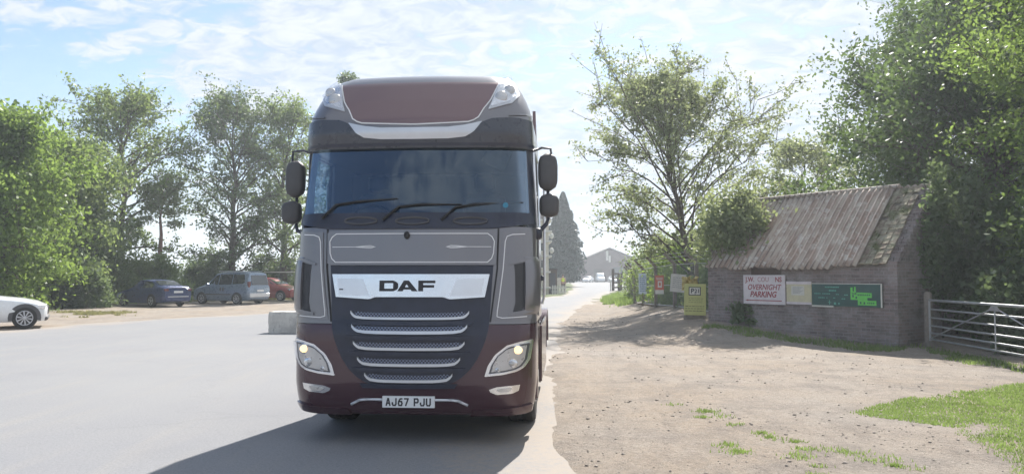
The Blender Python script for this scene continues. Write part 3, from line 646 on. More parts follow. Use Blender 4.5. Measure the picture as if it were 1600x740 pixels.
# headlights
HA = [T(757, 587), T(762, 571), T(773, 554), T(792, 539), T(812, 533), T(831, 529)]; HB = [T(758, 588), T(785, 585), T(806, 580), T(818, 573), T(827, 560), T(832, 531)]
def shrink(A, B, k, dx=0, dz=0):
    P = np.array(A + B); c_ = P.mean(0) + np.array([dx, dz]); return [tuple(c_ + (np.array(p) - c_) * k) for p in A], [tuple(c_ + (np.array(p) - c_) * k) for p in B]
for s in (False, True):
    sg = -1 if s else 1
    mb = MB(); ribbon(mb, HA, HB, 24, 8, .014, mirror=s); hl = mb.build('headlight', M['chrome'], bumper, 40)
    a, b_ = shrink(HA, HB, .83, .01, .005); mb = MB(); ribbon(mb, a, b_, 20, 8, .018, .010, mirror=s); mb.build('housing', M['lampdark'], hl)
    a, b_ = shrink(HA, HB, .72, -.01, .005); mb = MB(); ribbon(mb, a, b_, 20, 8, .022, .014, mirror=s); mb.build('reflector', M['lampgrey'], hl)
    for (px, py, r_, mt) in ((808, 546, .046, 'lamplit'), (806, 546, .066, 'lampclear'), (799, 567, .060, 'lampclear'), (799, 567, .030, 'lampgrey'), (777, 577, .034, 'lampclear'), (779, 576, .016, 'lampgrey')):
        x, z = T(px, py); mb = MB(); p = SP(x, z, .018); mb.ball((sg * p[0], p[1] + (.004 if mt == 'lampclear' else -.008), p[2]), (r_, .014, r_ * .85), 16, 8); mb.build('lamp_bowl', M[mt], hl, 60)
    mb = MB()
    a, b_ = shrink(HA, HB, .86, .005, .003); ribbon(mb, a, b_, 20, 8, .045, .016, mirror=s); mb.build('lens', M['lens'], hl, 60)
    FA = [T(764, 608), T(776, 604), T(795, 602), T(812, 600)]; FB = [T(766, 612), T(776, 616), T(800, 614), T(810, 609)]
    mb = MB(); ribbon(mb, FA, FB, 16, 5, .010, mirror=s); fl = mb.build('fog_light', M['lampclear'], bumper, 40)
    a, b_ = shrink(FA, FB, .5); mb = MB(); ribbon(mb, a, b_, 10, 3, .016, .006, mirror=s); mb.build('lens', M['lampgrey'], fl)
    P = [T(680, 624), T(705, 624), T(716, 625), T(731, 632)]
    mb = MB(); Pm = [(-x, z) for x, z in P] if s else P; mb.tube([SP(x, z, .012) for x, z in resamp(Pm, 14)], .014, 6); mb.build('trim_strip', M['silver'], bumper, 60)
    # bumper side crease / lower lip
    mb = MB(); ribbon(mb, [(.62, .36), (.9, .37), (1.2, .40)], [(.6, .30), (.9, .30), (1.18, .315)], 16, 2, .02, mirror=s); mb.build('lower_lip', M['maroon'], bumper, 40)
# number plate
x0p, ztp = T(598, 617); x1p, zbp = T(680.5, 636); cx, cz = (x0p + x1p) / 2, (ztp + zbp) / 2; yp = SY(0, cz) - .03
mb = MB().mat(M['platewhite']).box((cx - .26, yp, cz - .056), (cx + .26, yp + .03, cz + .056), .003)
G_ = {'A': [[(0, 0), (.42, 1), (.58, 1), (1, 0)], [(.2, .32), (.8, .32)]], 'J': [[(1, 1), (1, .22), (.8, 0), (.22, 0), (0, .22), (0, .38)]], '6': [[(.95, 1), (.5, .98), (.1, .62), (0, .3), (.15, 0), (.85, 0), (1, .3), (.85, .58), (.12, .58)]],
      '7': [[(0, 1), (1, 1), (.35, 0)]], 'P': [[(0, 0), (0, 1), (.8, 1), (1, .85), (1, .58), (.8, .44), (0, .44)]], 'U': [[(0, 1), (0, .2), (.2, 0), (.8, 0), (1, .2), (1, 1)]]}
def letters(mb, txt, x, z, y, cw, ch, adv, wd):
    for ch_ in txt:
        if ch_ == ' ': x += adv * .62; continue
        for k, pl in enumerate(G_[ch_]):
            P = [Vector((x + wd / 2 + (cw - wd) * u, z + wd / 2 + (ch - wd) * v)) for u, v in pl]
            for i in range(len(P) - 1):
                d = (P[i + 1] - P[i]).normalized(); n_ = Vector((-d.y, d.x)) * wd / 2; e = d * wd * .42; q = y - .0012 - .00012 * (i + 3 * k)
                c4 = (P[i] - e + n_, P[i + 1] + e + n_, P[i + 1] + e - n_, P[i] - e - n_); mb.add([(p.x, q, p.y) for p in c4] + [(p.x, y + .001, p.y) for p in c4], [(0, 1, 2, 3), (0, 1, 5, 4), (1, 2, 6, 5), (2, 3, 7, 6), (3, 0, 4, 7)])
        x += adv
mb.mat(M['ink']); letters(mb, 'AJ67 PJU', cx - .226, cz - .0395, yp, .050, .079, .0605, .0145)
mb.build('number_plate', None, bumper)
# roof pieces
zb_ = 3.0
def TR(px, py): return T(px, py, True)
mb = MB(); zv = TR(640, 200)[1]
ribbon(mb, full([(0, zv), (.60, zv + .0), (.72, zv + .07), (.80, zv + .10), (1.0, zv + .11), (1.19, zv + .10)]), full([(0, 3.0), (1.19, 3.0)]), 70, 8, .010, roof=True); visor = mb.build('visor', M['visor'], roof, 40)
mb = MB(); A = half([(640, 200), (700, 199), (725, 196), (740, 193), (752, 190)], True); B = half([(640, 217), (700, 216), (727, 213), (741, 205), (753, 190.5)], True)
ribbon(mb, full(A), full(B), 60, 4, .022, roof=True); mb.build('visor_trim', M['silver'], visor, 40)
mb = MB(); ribbon(mb, full([(0, 3.045), (1.205, 3.045)]), full([(0, 3.015), (1.205, 3.015)]), 60, 2, .02, roof=True); mb.build('visor_lip', M['black'], visor, 40)
mb = MB(); PA = half([(640, 194.5), (700, 192), (735, 190), (747, 184), (757, 168), (766, 158), (781, 130)], True); stripe(mb, full(PA), .012, .009, True, base=.0); mb.build('panel_seam', M['stripe'], roof)
mb = MB(); zt_ = TR(640, 128)[1]; SR = sorted([(z, x) for x, z in PA if x > .3]); rows_ = np.linspace(PA[0][1] + .004, min(zt_, SR[-1][0]), 26)
wr_ = [float(np.interp(z, [a for a, _ in SR], [b_ for _, b_ in SR])) if z > SR[0][0] else SR[0][1] for z in rows_]
ribbon(mb, [(-w, z) for w, z in zip(wr_, rows_)], [(w, z) for w, z in zip(wr_, rows_)], m=30, off=.004, roof=True, samp=False); mb.build('centre_panel', M['brown'], roof, 40)
mb = MB(); P = [TR(795, 180), TR(818, 180), TR(832, 184)]; stripe(mb, P, .02, .01, True); mb.build('side_crease', M['taupe'], roof); mb = MB(); stripe(mb, P, .02, .01, True, mirror=True); mb.build('side_crease', M['taupe'], roof)
RA = [TR(763, 171), TR(768, 160), TR(774, 145), TR(779, 132)]; RB = [TR(765, 171.5), TR(790, 166), TR(808, 158), TR(811, 140)]
RB = [TR(765, 171), TR(800, 162), TR(812, 150), TR(808, 131)]
for s in (False, True):
    sg = -1 if s else 1
    mb = MB(); ribbon(mb, RA, RB, 20, 8, .012, roof=True, mirror=s); rl = mb.build('roof_lamp', M['silver'], roof, 40)
    a, b_ = shrink(RA, RB, .80); mb = MB(); ribbon(mb, a, b_, 16, 6, .016, .010, roof=True, mirror=s); mb.build('reflector', M['lampclear'], rl)
    for px, py, r_ in ((783, 154, .068), (795, 143, .058)):
        x, z = TR(px, py); p = SP(x, z, .02, True); mb = MB(); mb.ball((sg * p[0], p[1], p[2]), (r_, .02, r_), 16, 8); mb.build('lamp_bowl', M['lampgrey'], rl, 60)
    a, b_ = shrink(RA, RB, .84); mb = MB(); ribbon(mb, a, b_, 16, 6, .045, .012, roof=True, mirror=s); mb.build('lens', M['lens'], rl, 60)
# mirrors
def rbox(mb, c_, sx, sy, sz, tilt=0):
    L_ = []
    for v in np.linspace(-1, 1, 11):
        k = (1 - abs(v) ** 4) ** .4 if abs(v) < 1 else .25; k = max(k, .3)
        L_.append([(c_[0] + sx * k * math.copysign(abs(math.cos(a)) ** .6, math.cos(a)), c_[1] + sy * k * math.copysign(abs(math.sin(a)) ** .6, math.sin(a)), c_[2] + sz * v) for a in [2 * math.pi * q / 20 for q in range(20)]])
    mb.loft(L_, True, True)
for s in (-1, 1):
    if s > 0: pm, pl = PT(856, 269, .62), PT(858, 321, .62)
    else: pm, pl = PT(462, 280, .62), PT(456, 332, .62)
    h1, h2 = (.20, .125)
    mb = MB(); mb.tube([(s * 1.20, .60, 3.0), (s * 1.3, .60, 3.04), (pm[0] + s * .03, .61, 3.03), (pm[0] + s * .04, .62, pm[2] + .15)], .014, 6); mb.tube([(pm[0], .66, pm[2] + .1), (pm[0], .66, pl[2] - .14), (pm[0] - s * .02, .64, pl[2] - .2), (s * 1.26, .6, 2.14)], [.018, .018, .022, .03], 8)
    mb.box((s * 1.2, .52, 2.06), (s * 1.3, .7, 2.18), .02)
    ma = mb.build('mirror_arm', M['black'], truck, 60)
    mb = MB(); rbox(mb, pm, .105, .07, h1); mb.build('mirror', M['greyplastic'], ma, 50)
    mb = MB(); rbox(mb, (pl[0], pl[1], pl[2]), .105, .07, h2); mb.build('mirror', M['greyplastic'], ma, 50)
# chassis, tanks, wheels
mb = MB()
for s in (-1, 1): mb.box((s * .35, 1.0, .72), (s * .43, 6.6, .98))
for y in (2.6, 4.0, 5.2, 6.5): mb.box((-.4, y, .75), (.4, y + .12, .95))
mb.tube([(-1.0, 1.45, .5), (1.0, 1.45, .5)], .07, 8); mb.tube([(-1.0, 5.25, .5), (1.0, 5.25, .5)], .1, 8); mb.box((-.35, .76, .45), (.35, 2.0, .9)); mb.box((-.88, .77, .34), (.88, 1.6, 1.0), .03); mb.box((-.88, 1.61, .40), (.88, 2.34, .98), .03); mb.box((-.5, 2.36, .45), (.5, 3.6, .70), .03); mb.box((-.45, 4.7, 1.0), (.45, 5.7, 1.08), .03)  # wide unseen boxes added behind the bumper to block sunlight under the cab
mb.build('chassis', M['chassis'], truck)
for s in (-1, 1):
    mb = MB(); mb.box((s * .55, 2.35, .38), (s * 1.19, 4.45, 1.02), .08); mb.build('fuel_tank', M['steel'], truck, 40)
    mb = MB(); mb.box((s * 1.195, 2.3, .32), (s * 1.245, 4.5, 1.06), .02); mb.build('side_skirt', M['maroon'], truck, 40)
    L_ = []
    for a in np.linspace(R(5), R(175), 13):
        cy, cz2 = 5.25 + .62 * math.cos(a), .5 + .62 * math.sin(a); L_.append([(s * .62, cy, cz2), (s * 1.25, cy, cz2), (s * 1.25, cy * .995 + .02, cz2 + .02), (s * .62, cy, cz2 + .02)])
    mb = MB(); mb.loft(L_, True, True); mb.build('mudguard', M['maroon'], truck, 50)
    L_ = []
    for a in np.linspace(R(8), R(150), 13):
        cy, cz2 = 1.45 + .60 * math.cos(a), .5 + .60 * math.sin(a); L_.append([(s * .85, cy, cz2), (s * 1.235, cy, cz2), (s * 1.235, cy, cz2 + .03), (s * .85, cy, cz2 + .03)])
    mb = MB(); mb.loft(L_, True, True); mb.build('mudguard', M['maroon'], truck, 50)
def truck_wheel(x, y, s, wd):
    pr = [(-wd / 2, .28), (-wd / 2, .47), (-wd / 2 + .03, .498), (-.06, .5), (-.05, .49), (-.01, .49), (0, .5), (.01, .49), (.05, .49), (.06, .5), (wd / 2 - .03, .498), (wd / 2, .47), (wd / 2, .28)]
    mb = MB(); mb.lathe(pr, (x, y, .5), 'x', 40); w_ = mb.build('wheel', M['rubber'], truck, 40)
    e = s * (wd / 2)
    mb = MB(); mb.lathe([(e + s * .002, .285), (e - s * .03, .25), (e - s * .09, .17), (e - s * .02, .13), (e + s * .03, .09), (e + s * .035, .01)], (x, y, .5), 'x', 24); mb.build('rim', M['wheelmetal'], w_, 40)
for s in (-1, 1):
    truck_wheel(s * 1.045, 1.45, s, .31); truck_wheel(s * 1.02, 5.25, s, .30); truck_wheel(s * .68, 5.25, s, .28)
    mb = MB(); mb.box((s * .9, 5.95, .25), (s * 1.2, 5.97, .8)); mb.build('mud_flap', M['rubber'], truck)

# ------------------------------------------------------------------ cars
def car(name, label, cat, group, loc, rz, st, paint, L=4.4, wheels=(.85, 3.5), wr=.31, win=(), trim_arch=False, extras=None, halfw=.86, spokes=5, rear_glass=None, front_glass=None, lights=(), plate=None):
    """st: stations (x from nose, z_low, z_belt, z_top, half width, half width at top); front towards -x"""
    root = empty(name, loc, rz, label, cat, group)
    def sec(q):
        x, zl, zb_, zt_, w, wt = q
        h = [(w * .90, zl), (w * .97, zl + .10), (w, (zl + zb_) * .5), (w * .985, zb_ - .05), (w * .955, zb_), (wt + (w * .94 - wt) * .5, (zb_ + zt_) / 2), (wt, zt_ - .05), (wt * .85, zt_ - .01), (wt * .4, zt_ + .01)]
        if zt_ - zb_ < .12: h[5:] = [(w * .90, zb_ + (zt_ - zb_) * .4), (w * .78, zb_ + (zt_ - zb_) * .8), (w * .55, zt_ - .003), (w * .25, zt_)]
        return [(x, y, z) for y, z in h] + [(x, -y, z) for y, z in h[::-1]]
    fine = []
    for i in range(len(st) - 1):
        for k in range(3): fine.append([a + (b_ - a) * k / 3 for a, b_ in zip(st[i], st[i + 1])])
    fine.append(list(st[-1]))
    mb = MB(); mb.loft([sec(q) for q in fine], True, True); mb.build('body', paint, root, 35)
    def wid(x, z):
        a = [np.interp(x, [q[0] for q in st], [q[k] for q in st]) for k in range(1, 6)]; zl, zb_, zt_, w, wt = a
        if z <= zb_: return w
        return w * .955 + (wt - w * .955) * (z - zb_) / max(.01, zt_ - .05 - zb_)
    for poly in win:
        for s in (-1, 1):
            mb = MB(); P = [(x, s * (wid(x, z) + .008), z) for x, z in poly]; Q = [(x, s * (wid(x, z) - .01), z) for x, z in poly]; n = len(poly)
            mb.add(P + Q, [tuple(range(n)), tuple(range(n, 2 * n))] + [(i, (i + 1) % n, n + (i + 1) % n, n + i) for i in range(n)]); mb.build('window', M['carglass_solid'], root)
    for nm, g in (('rear_window', rear_glass), ('windscreen', front_glass)):
        if g:
            (xa, za, wa), (xb, zb3, wb) = g; dn = .012 if nm == 'rear_window' else -.012
            mb = MB(); mb.add([(xa + dn, -wa, za + .012), (xa + dn, wa, za + .012), (xb + dn, wb, zb3 + .012), (xb + dn, -wb, zb3 + .012), (xa - dn, -wa, za - .02), (xa - dn, wa, za - .02), (xb - dn, wb, zb3 - .02), (xb - dn, -wb, zb3 - .02)],
                              [(0, 1, 2, 3), (4, 5, 6, 7), (0, 1, 5, 4), (1, 2, 6, 5), (2, 3, 7, 6), (3, 0, 4, 7)]); mb.build(nm, M['carglass_solid'], root)
    for wx in wheels:
        for s in (-1, 1):
            w0 = wid(wx, wr)
            mb = MB()
            ao = wr + (.10 if trim_arch else .05); an = np.linspace(R(-12), R(192), 17)
            mb.loft([[(wx + ao * math.cos(a), s * (w0 + .012), wr + ao * math.sin(a)), (wx + (wr - .02) * math.cos(a), s * (w0 + .012), wr + (wr - .02) * math.sin(a)), (wx + (wr - .02) * math.cos(a), s * (w0 - .2), wr + (wr - .02) * math.sin(a)), (wx + ao * math.cos(a), s * (w0 - .03), wr + ao * math.sin(a))] for a in an], True, True)
            mb.build('wheel_arch', M['greyplastic'] if trim_arch else M['matblack'], root)
            mb = MB(); mb.lathe([(-.1, wr * .6), (-.1, wr * .95), (-.07, wr), (.07, wr), (.1, wr * .95), (.1, wr * .6)], (wx, s * (w0 - .075), wr), 'y', 28); w_ = mb.build('wheel', M['rubber'], root, 40)
            mb = MB().mat(M['matblack']); yy = s * (w0 + .027); mb.lathe([(-s * .03, wr * .66), (-s * .025, .01)], (wx, yy, wr), 'y', 20)
            mb.mat(M['wheelmetal']); mb.tube([(wx + wr * .64 * math.cos(a), yy, wr + wr * .64 * math.sin(a)) for a in np.linspace(0, 2 * math.pi, 21)], .016, 5, False); mb.ball((wx, yy, wr), (wr * .16, .02, wr * .16))
            for k in range(spokes):
                a = 2 * math.pi * k / spokes + .2; ca, sa = math.cos(a), math.sin(a); e = wr * .62; q = .7 / spokes * wr
                mb.add([(wx + ca * .05 - sa * q * .5, yy, wr + sa * .05 + ca * q * .5), (wx + ca * .05 + sa * q * .5, yy, wr + sa * .05 - ca * q * .5), (wx + ca * e + sa * q, yy, wr + sa * e - ca * q), (wx + ca * e - sa * q, yy, wr + sa * e + ca * q),
                        (wx + ca * .05 - sa * q * .5, yy - s * .03, wr + sa * .05 + ca * q * .5), (wx + ca * .05 + sa * q * .5, yy - s * .03, wr + sa * .05 - ca * q * .5), (wx + ca * e + sa * q, yy - s * .03, wr + sa * e - ca * q), (wx + ca * e - sa * q, yy - s * .03, wr + sa * e + ca * q)],
                       [(0, 1, 2, 3), (0, 1, 5, 4), (1, 2, 6, 5), (3, 0, 4, 7), (2, 3, 7, 6)])
            mb.build('rim', None, w_)
    for nm, mt, a, b_ in lights:
        for s in (-1, 1):
            mb = MB(); mb.box((a[0], s * a[1], a[2]), (b_[0], s * b_[1], b_[2]), .02); mb.build(nm, M[mt], root)
    if plate: mb = MB(); mb.box((plate[0], -.26, plate[1]), (plate[0] + .02, .26, plate[1] + .11)); mb.build('number_plate', M['platewhite'] if plate[2] else M['yellowboard'], root)
    if extras: extras(root, wid)
    return root
M['carglass_solid'] = plain('tinted_car_glass', (.03, .035, .04), .08, 0, .1, 1.0)
# blue saloon
st = [(0, .32, .62, .66, .66, .5), (.12, .22, .68, .74, .78, .6), (.6, .2, .76, .86, .86, .7), (1.15, .2, .84, .94, .88, .72), (1.35, .2, .90, 1.0, .88, .66), (2.05, .2, .92, 1.41, .885, .60), (2.7, .2, .94, 1.45, .885, .60), (3.3, .2, .97, 1.40, .88, .58), (4.0, .22, 1.02, 1.14, .87, .6), (4.5, .25, .98, 1.08, .83, .6), (4.66, .32, .88, .95, .76, .6)]
def blue_x(root, wid):
    mb = MB(); mb.box((4.64, -.6, .52), (4.69, .6, .57), .01); mb.build('bumper_trim', M['silver'], root)
    mb = MB(); mb.box((4.55, -.62, 1.085), (4.67, .62, 1.11), .008); mb.build('spoiler', M['blue_paint'], root)
bx, by = ground_at(243, 478)
car('parked_car', 'dark blue saloon parked on the dirt seen from its rear corner', 'car', 'cars parked along the tree line', (bx + 1.7, by - .4, gz(bx, by)), R(-28), st, M['blue_paint'], wheels=(.9, 3.6), wr=.32,
    win=([(1.5, .98), (2.1, 1.34), (2.55, 1.37), (2.55, .98)], [(2.62, .98), (2.62, 1.37), (3.25, 1.33), (3.75, 1.08), (3.6, 1.02)]), rear_glass=((3.38, 1.385, .52), (3.98, 1.15, .6)), front_glass=((1.4, 1.03, .62), (1.98, 1.36, .54)),
    lights=(('tail_light', 'redlens', (4.5, .55, .84), (4.66, .80, .97)),), plate=(4.665, .76, False), extras=blue_x) if False else None
CARP = []
def place_car(pxc, pyb, rz, nose_off, *a, **k): pass
def origin_for(px, py, rz, mid):   # put the car's mid point (mid metres behind its nose) over the ground seen at (px,py)
    x, y = ground_at(px, py); return (x - mid * math.cos(rz), y - mid * math.sin(rz), max(0.0, gz(x, y)))
rzb = R(-33)
car('parked_car', 'dark blue saloon parked on the dirt, its rear corner to the road', 'car', 'cars parked along the tree line', origin_for(238, 478.0, rzb, 2.3), rzb, st, M['blue_paint'], wheels=(.9, 3.6), wr=.32,
    win=([(1.5, .98), (2.1, 1.34), (2.55, 1.37), (2.55, .98)], [(2.62, .98), (2.62, 1.37), (3.25, 1.33), (3.75, 1.08), (3.6, 1.02)]), rear_glass=((3.38, 1.385, .52), (3.98, 1.15, .6)), front_glass=((1.4, 1.03, .62), (1.98, 1.36, .54)),
    lights=(('tail_light', 'redlens', (4.5, .55, .84), (4.68, .78, .97)),), plate=(4.665, .74, True), extras=blue_x)
# blue grey people carrier
st = [(0, .35, .72, .78, .68, .5), (.12, .24, .82, .9, .82, .62), (.5, .22, .92, 1.02, .88, .7), (.95, .22, 1.02, 1.14, .91, .72), (1.15, .22, 1.06, 1.22, .91, .7), (1.75, .22, 1.08, 1.78, .92, .66), (2.3, .22, 1.08, 1.87, .92, .68), (3.2, .22, 1.10, 1.88, .92, .69), (4.0, .22, 1.12, 1.86, .92, .70), (4.25, .24, 1.12, 1.80, .90, .69), (4.36, .3, 1.08, 1.45, .86, .68), (4.42, .36, .95, 1.06, .82, .66)]
def mpv_x(root, wid):
    mb = MB(); mb.box((4.35, -.80, .42), (4.46, .80, .66), .03); mb.build('bumper', M['silver'], root)
    for s in (-1, 1): mb = MB(); mb.box((.95, s * .925, .55), (3.1, s * .94, .61), .004); mb.build('side_moulding', M['greyplastic'], root)
    for s in (-1, 1):
        mb = MB(); mb.box((1.3, s * .93, 1.06), (1.48, s * 1.08, 1.22), .03); mb.build('door_mirror', M['bluegrey_paint'], root)
        for x in (2.32, 2.52): mb = MB(); mb.ball((x, s * .925, .88), (.07, .02, .11)); mb.build('door_handle', M['greyplastic'], root)
    for s in (-1, 1): mb = MB(); mb.box((1.9, s * .6, 1.885), (4.0, s * .64, 1.925), .01); mb.build('roof_rail', M['silver'], root)
rzm = R(-24)
car('parked_car', 'blue grey people carrier with silver rear bumper parked between two cars', 'people carrier', 'cars parked along the tree line', origin_for(360, 474.5, rzm, 2.2), rzm, st, M['bluegrey_paint'], wheels=(.85, 3.55), wr=.33,
    win=([(1.28, 1.13), (1.8, 1.66), (2.05, 1.72), (2.05, 1.13)], [(2.12, 1.14), (2.12, 1.73), (3.1, 1.74), (3.1, 1.16)], [(3.16, 1.17), (3.16, 1.74), (3.95, 1.72), (4.08, 1.3), (3.95, 1.2)]), rear_glass=((4.315, 1.68, .60), (4.44, 1.14, .66)), front_glass=((1.18, 1.22, .66), (1.72, 1.74, .58)),
    lights=(('tail_light', 'redlens', (4.26, .70, .98), (4.40, .86, 1.32)),), plate=(4.46, .74, True), extras=mpv_x, spokes=7)
# red hatch facing right
st = [(0, .32, .66, .70, .66, .5), (.12, .22, .74, .8, .80, .6), (.6, .2, .84, .93, .86, .7), (.95, .2, .90, 1.0, .87, .7), (1.15, .2, .94, 1.06, .87, .66), (2.0, .2, .97, 1.50, .88, .60), (2.7, .2, .99, 1.54, .88, .60), (3.4, .2, 1.02, 1.48, .87, .58), (3.85, .24, 1.02, 1.2, .84, .58), (4.02, .3, .9, 1.0, .78, .55)]
rzr = R(180 - 18)
car('parked_car', 'red hatchback parked half hidden behind the people carrier and the lorry', 'car', 'cars parked along the tree line', origin_for(436, 469.5, rzr, 1.5), rzr, st, M['red_paint'], wheels=(.8, 3.3), wr=.33,
    win=([(1.3, 1.01), (2.0, 1.42), (2.4, 1.45), (2.4, 1.02)], [(2.46, 1.02), (2.46, 1.46), (3.3, 1.4), (3.5, 1.1)]), front_glass=((1.2, 1.09, .62), (1.94, 1.45, .54)), rear_glass=((3.5, 1.4, .5), (3.83, 1.2, .55)),
    lights=(('headlight', 'lampclear', (.12, .55, .66), (.34, .80, .80)),), spokes=9)
# white estate at the left edge, facing right
st = [(0, .30, .62, .66, .66, .5), (.1, .24, .70, .76, .80, .6), (.3, .22, .78, .86, .87, .7), (.7, .22, .86, .95, .90, .74), (1.3, .22, .93, 1.02, .92, .74), (1.5, .22, .97, 1.06, .92, .70), (2.3, .22, .99, 1.47, .925, .62), (3.0, .22, 1.0, 1.50, .925, .62), (4.0, .22, 1.02, 1.46, .92, .62), (4.6, .25, 1.04, 1.2, .88, .62), (4.8, .32, .9, 1.0, .8, .6)]
def white_x(root, wid):
    for s in (-1, 1):
        mb = MB(); mb.box((1.4, s * .91, .24), (3.3, s * .945, .33), .01); mb.build('sill_trim', M['silver'], root)
        mb = MB(); mb.box((1.7, s * .93, 1.0), (1.9, s * 1.08, 1.14), .03); mb.build('door_mirror', M['white_paint'], root)
    mb = MB(); mb.box((-.03, -.70, .24), (.25, .70, .40), .05); mb.build('bumper_trim', M['greyplastic'], root)
    mb = MB(); mb.box((-.015, -.45, .42), (.06, .45, .68), .02); mb.build('grille', M['matblack'], root)
rzw = R(180 + 30)
x_, y_ = ground_at(38, 513.5)
car('parked_car', 'white estate car with dark wheel arch trim, its nose entering at the left edge', 'estate car', None, (x_ + .60 * math.cos(R(30)) - .86 * math.sin(R(30)), y_ + .60 * math.sin(R(30)) + .86 * math.cos(R(30)), max(0, gz(x_, y_))), rzw, st, M['white_paint'], wheels=(.60, 3.4), wr=.345, trim_arch=True,
    win=([(1.7, 1.04), (2.3, 1.38), (2.8, 1.42), (2.8, 1.05)], [(2.87, 1.05), (2.87, 1.42), (3.9, 1.40), (4.3, 1.12)]), front_glass=((1.52, 1.09, .66), (2.22, 1.42, .56)),
    lights=(('headlight', 'lampclear', (.05, .52, .62), (.34, .84, .74)), ('fog_light', 'lampclear', (-.035, .55, .32), (.0, .68, .38))), extras=white_x, spokes=10)

# concrete block
x, y = ground_at(419, 520); rng = np.random.RandomState(3)
mb = MB(); L_ = []
for z in np.linspace(0, .62, 8):
    q = .02 if z > .6 else 0; lo = []
    for (u, v) in [(a, 0) for a in np.linspace(0, 1.5, 12)] + [(1.5, b_) for b_ in np.linspace(.12, .6, 5)] + [(a, .6) for a in np.linspace(1.4, 0, 12)] + [(0, b_) for b_ in np.linspace(.5, .1, 5)]:
        lo.append((u + rng.randn() * .008 + (q if u < .1 else 0), v + rng.randn() * .008 + (q if v < .05 else 0), z + rng.randn() * .006))
    L_.append(lo)
mb.loft(L_, True, True); o = mb.build('concrete_block', M['concrete'], None, 40, label='weathered grey concrete block on the tarmac beside the lorry', cat='concrete block'); o.location = (x, y, 0.0); o.rotation_euler.z = R(-3)

# ------------------------------------------------------------------ hut
HL = np.array([5.62, 21.68]); HA_ = math.atan2(-.818, .575); HW, HD, HE, HR = 5.47, 3.4, 2.0, 3.86
hx = np.array([math.cos(HA_), math.sin(HA_)]); hy = np.array([-hx[1], hx[0]])
def wall_pt(px, py, y=0.0):
    d = ray(px, py); o = np.array([0, 0]) - HL; a = np.array([o @ hx, o @ hy]); b_ = np.array([d[:2] @ hx, d[:2] @ hy]); t_ = (y - a[1]) / b_[1]; return a[0] + b_[0] * t_, CAM_H + d[2] * t_
hut = empty('brick_hut', (HL[0], HL[1], 0), HA_, 'small old brick hut with a rusty corrugated roof beside the field gate', 'hut')
mb = MB(); t_ = .22
rngh = np.random.RandomState(8)
def wallgrid(mb, x0, x1, y0, y1, z1, n):
    mb.box((x0, y0, -.3), (x1, y1, z1))
wallgrid(mb, 0, HW, 0, t_, HE, 1); wallgrid(mb, 0, HW, HD - t_, HD, HE, 1)
for x0_, x1_ in ((0, t_), (HW - t_, HW)):
    mb.prism([(t_, -.3), (HD - t_, -.3), (HD - t_, HE), (HD / 2, HR - .06), (t_, HE)], 'x', x0_ + (.0), x1_)
mb.build('wall', M['brick'], hut)
# ragged brickwork at the verge of the exposed end
mb = MB()
for k in range(22):
    u = k / 22; y = -.02 + u * HD / 2; z = HE - .05 + (HR - HE) * u
    for j in range(2): mb.box((HW - .24 + j * .13, y + rngh.rand() * .02, z - .08), (HW - .13 + j * .13 + rngh.rand() * .03, y + .09, z + .02 + rngh.rand() * .07), .005)
mb.build('verge_bricks', M['brick'], hut)
# corrugated roof
def corr(x0, x1, ya, za, yb, zb_, name, nrow=14):
    nxr = int((x1 - x0) / .0125); X = np.linspace(x0, x1, nxr); T_ = np.linspace(0, 1, nrow); rg = np.random.RandomState(2)
    sl = math.hypot(yb - ya, zb_ - za); nyv, nzv_ = -(zb_ - za) / sl, (yb - ya) / sl
    sheet = ((X - x0) // .78).astype(int); off = rg.rand(20)[sheet] * .02; ext = (rg.rand(20)[sheet] - .5) * .07
    V = []
    for i, tt in enumerate(T_):
        A_ = .032 * np.sin(X * 2 * math.pi / .17) + off + .015 * np.sin(X * 1.3 + tt * 3); tv = tt if i else ext
        V.append(np.stack([X, ya + (yb - ya) * tv + nyv * A_, za + (zb_ - za) * tv + nzv_ * A_], -1))
    V = np.array(V); idx = np.arange(nrow * nxr).reshape(nrow, nxr); F = np.stack([idx[:-1, :-1], idx[:-1, 1:], idx[1:, 1:], idx[1:, :-1]], -1).reshape(-1, 4)
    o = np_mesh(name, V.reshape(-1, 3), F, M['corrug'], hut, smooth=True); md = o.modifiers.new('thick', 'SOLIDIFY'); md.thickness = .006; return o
xe_r = wall_pt(1344, 410)[0]
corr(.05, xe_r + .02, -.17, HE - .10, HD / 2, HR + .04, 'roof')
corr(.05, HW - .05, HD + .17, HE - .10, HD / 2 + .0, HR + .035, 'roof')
# mossy broken tiles at the end
mb = MB(); rg = np.random.RandomState(4)
for r_ in range(16):
    u = r_ / 16
    for c_ in range(6):
        if rg.rand() < .12 + .2 * (c_ > 4): continue
        xx = xe_r + .0 + c_ * .17; 
        if xx > HW - .22: continue
        y = -.10 + u * (HD / 2 + .05); z = HE - .06 + u * (HR - HE + .02) + rg.rand() * .02
        mb.add([(xx, y, z), (xx + .16, y, z + rg.rand() * .02), (xx + .16, y + .15, z + .15), (xx, y + .15, z + .15), (xx, y + .02, z - .02), (xx + .16, y + .02, z - .02), (xx + .16, y + .17, z + .13), (xx, y + .17, z + .13)], [(0, 1, 2, 3), (4, 5, 6, 7), (0, 1, 5, 4), (1, 2, 6, 5), (2, 3, 7, 6), (3, 0, 4, 7)])
mb.build('broken_tiles', M['moss'], hut)
mb = MB(); mb.add([(xe_r - .1, -.05, HE - .12), (HW - .22, -.05, HE - .12), (HW - .22, HD / 2, HR - .05), (xe_r - .1, HD / 2, HR - .05)], [(0, 1, 2, 3)]); mb.build('roof_underlay', M['greywood'], hut)
mb = MB(); mb.tube([(.05, HD / 2, HR + .055), (xe_r + .1, HD / 2, HR + .055)], .05, 8); mb.build('ridge_cap', M['corrug'], hut, 60)
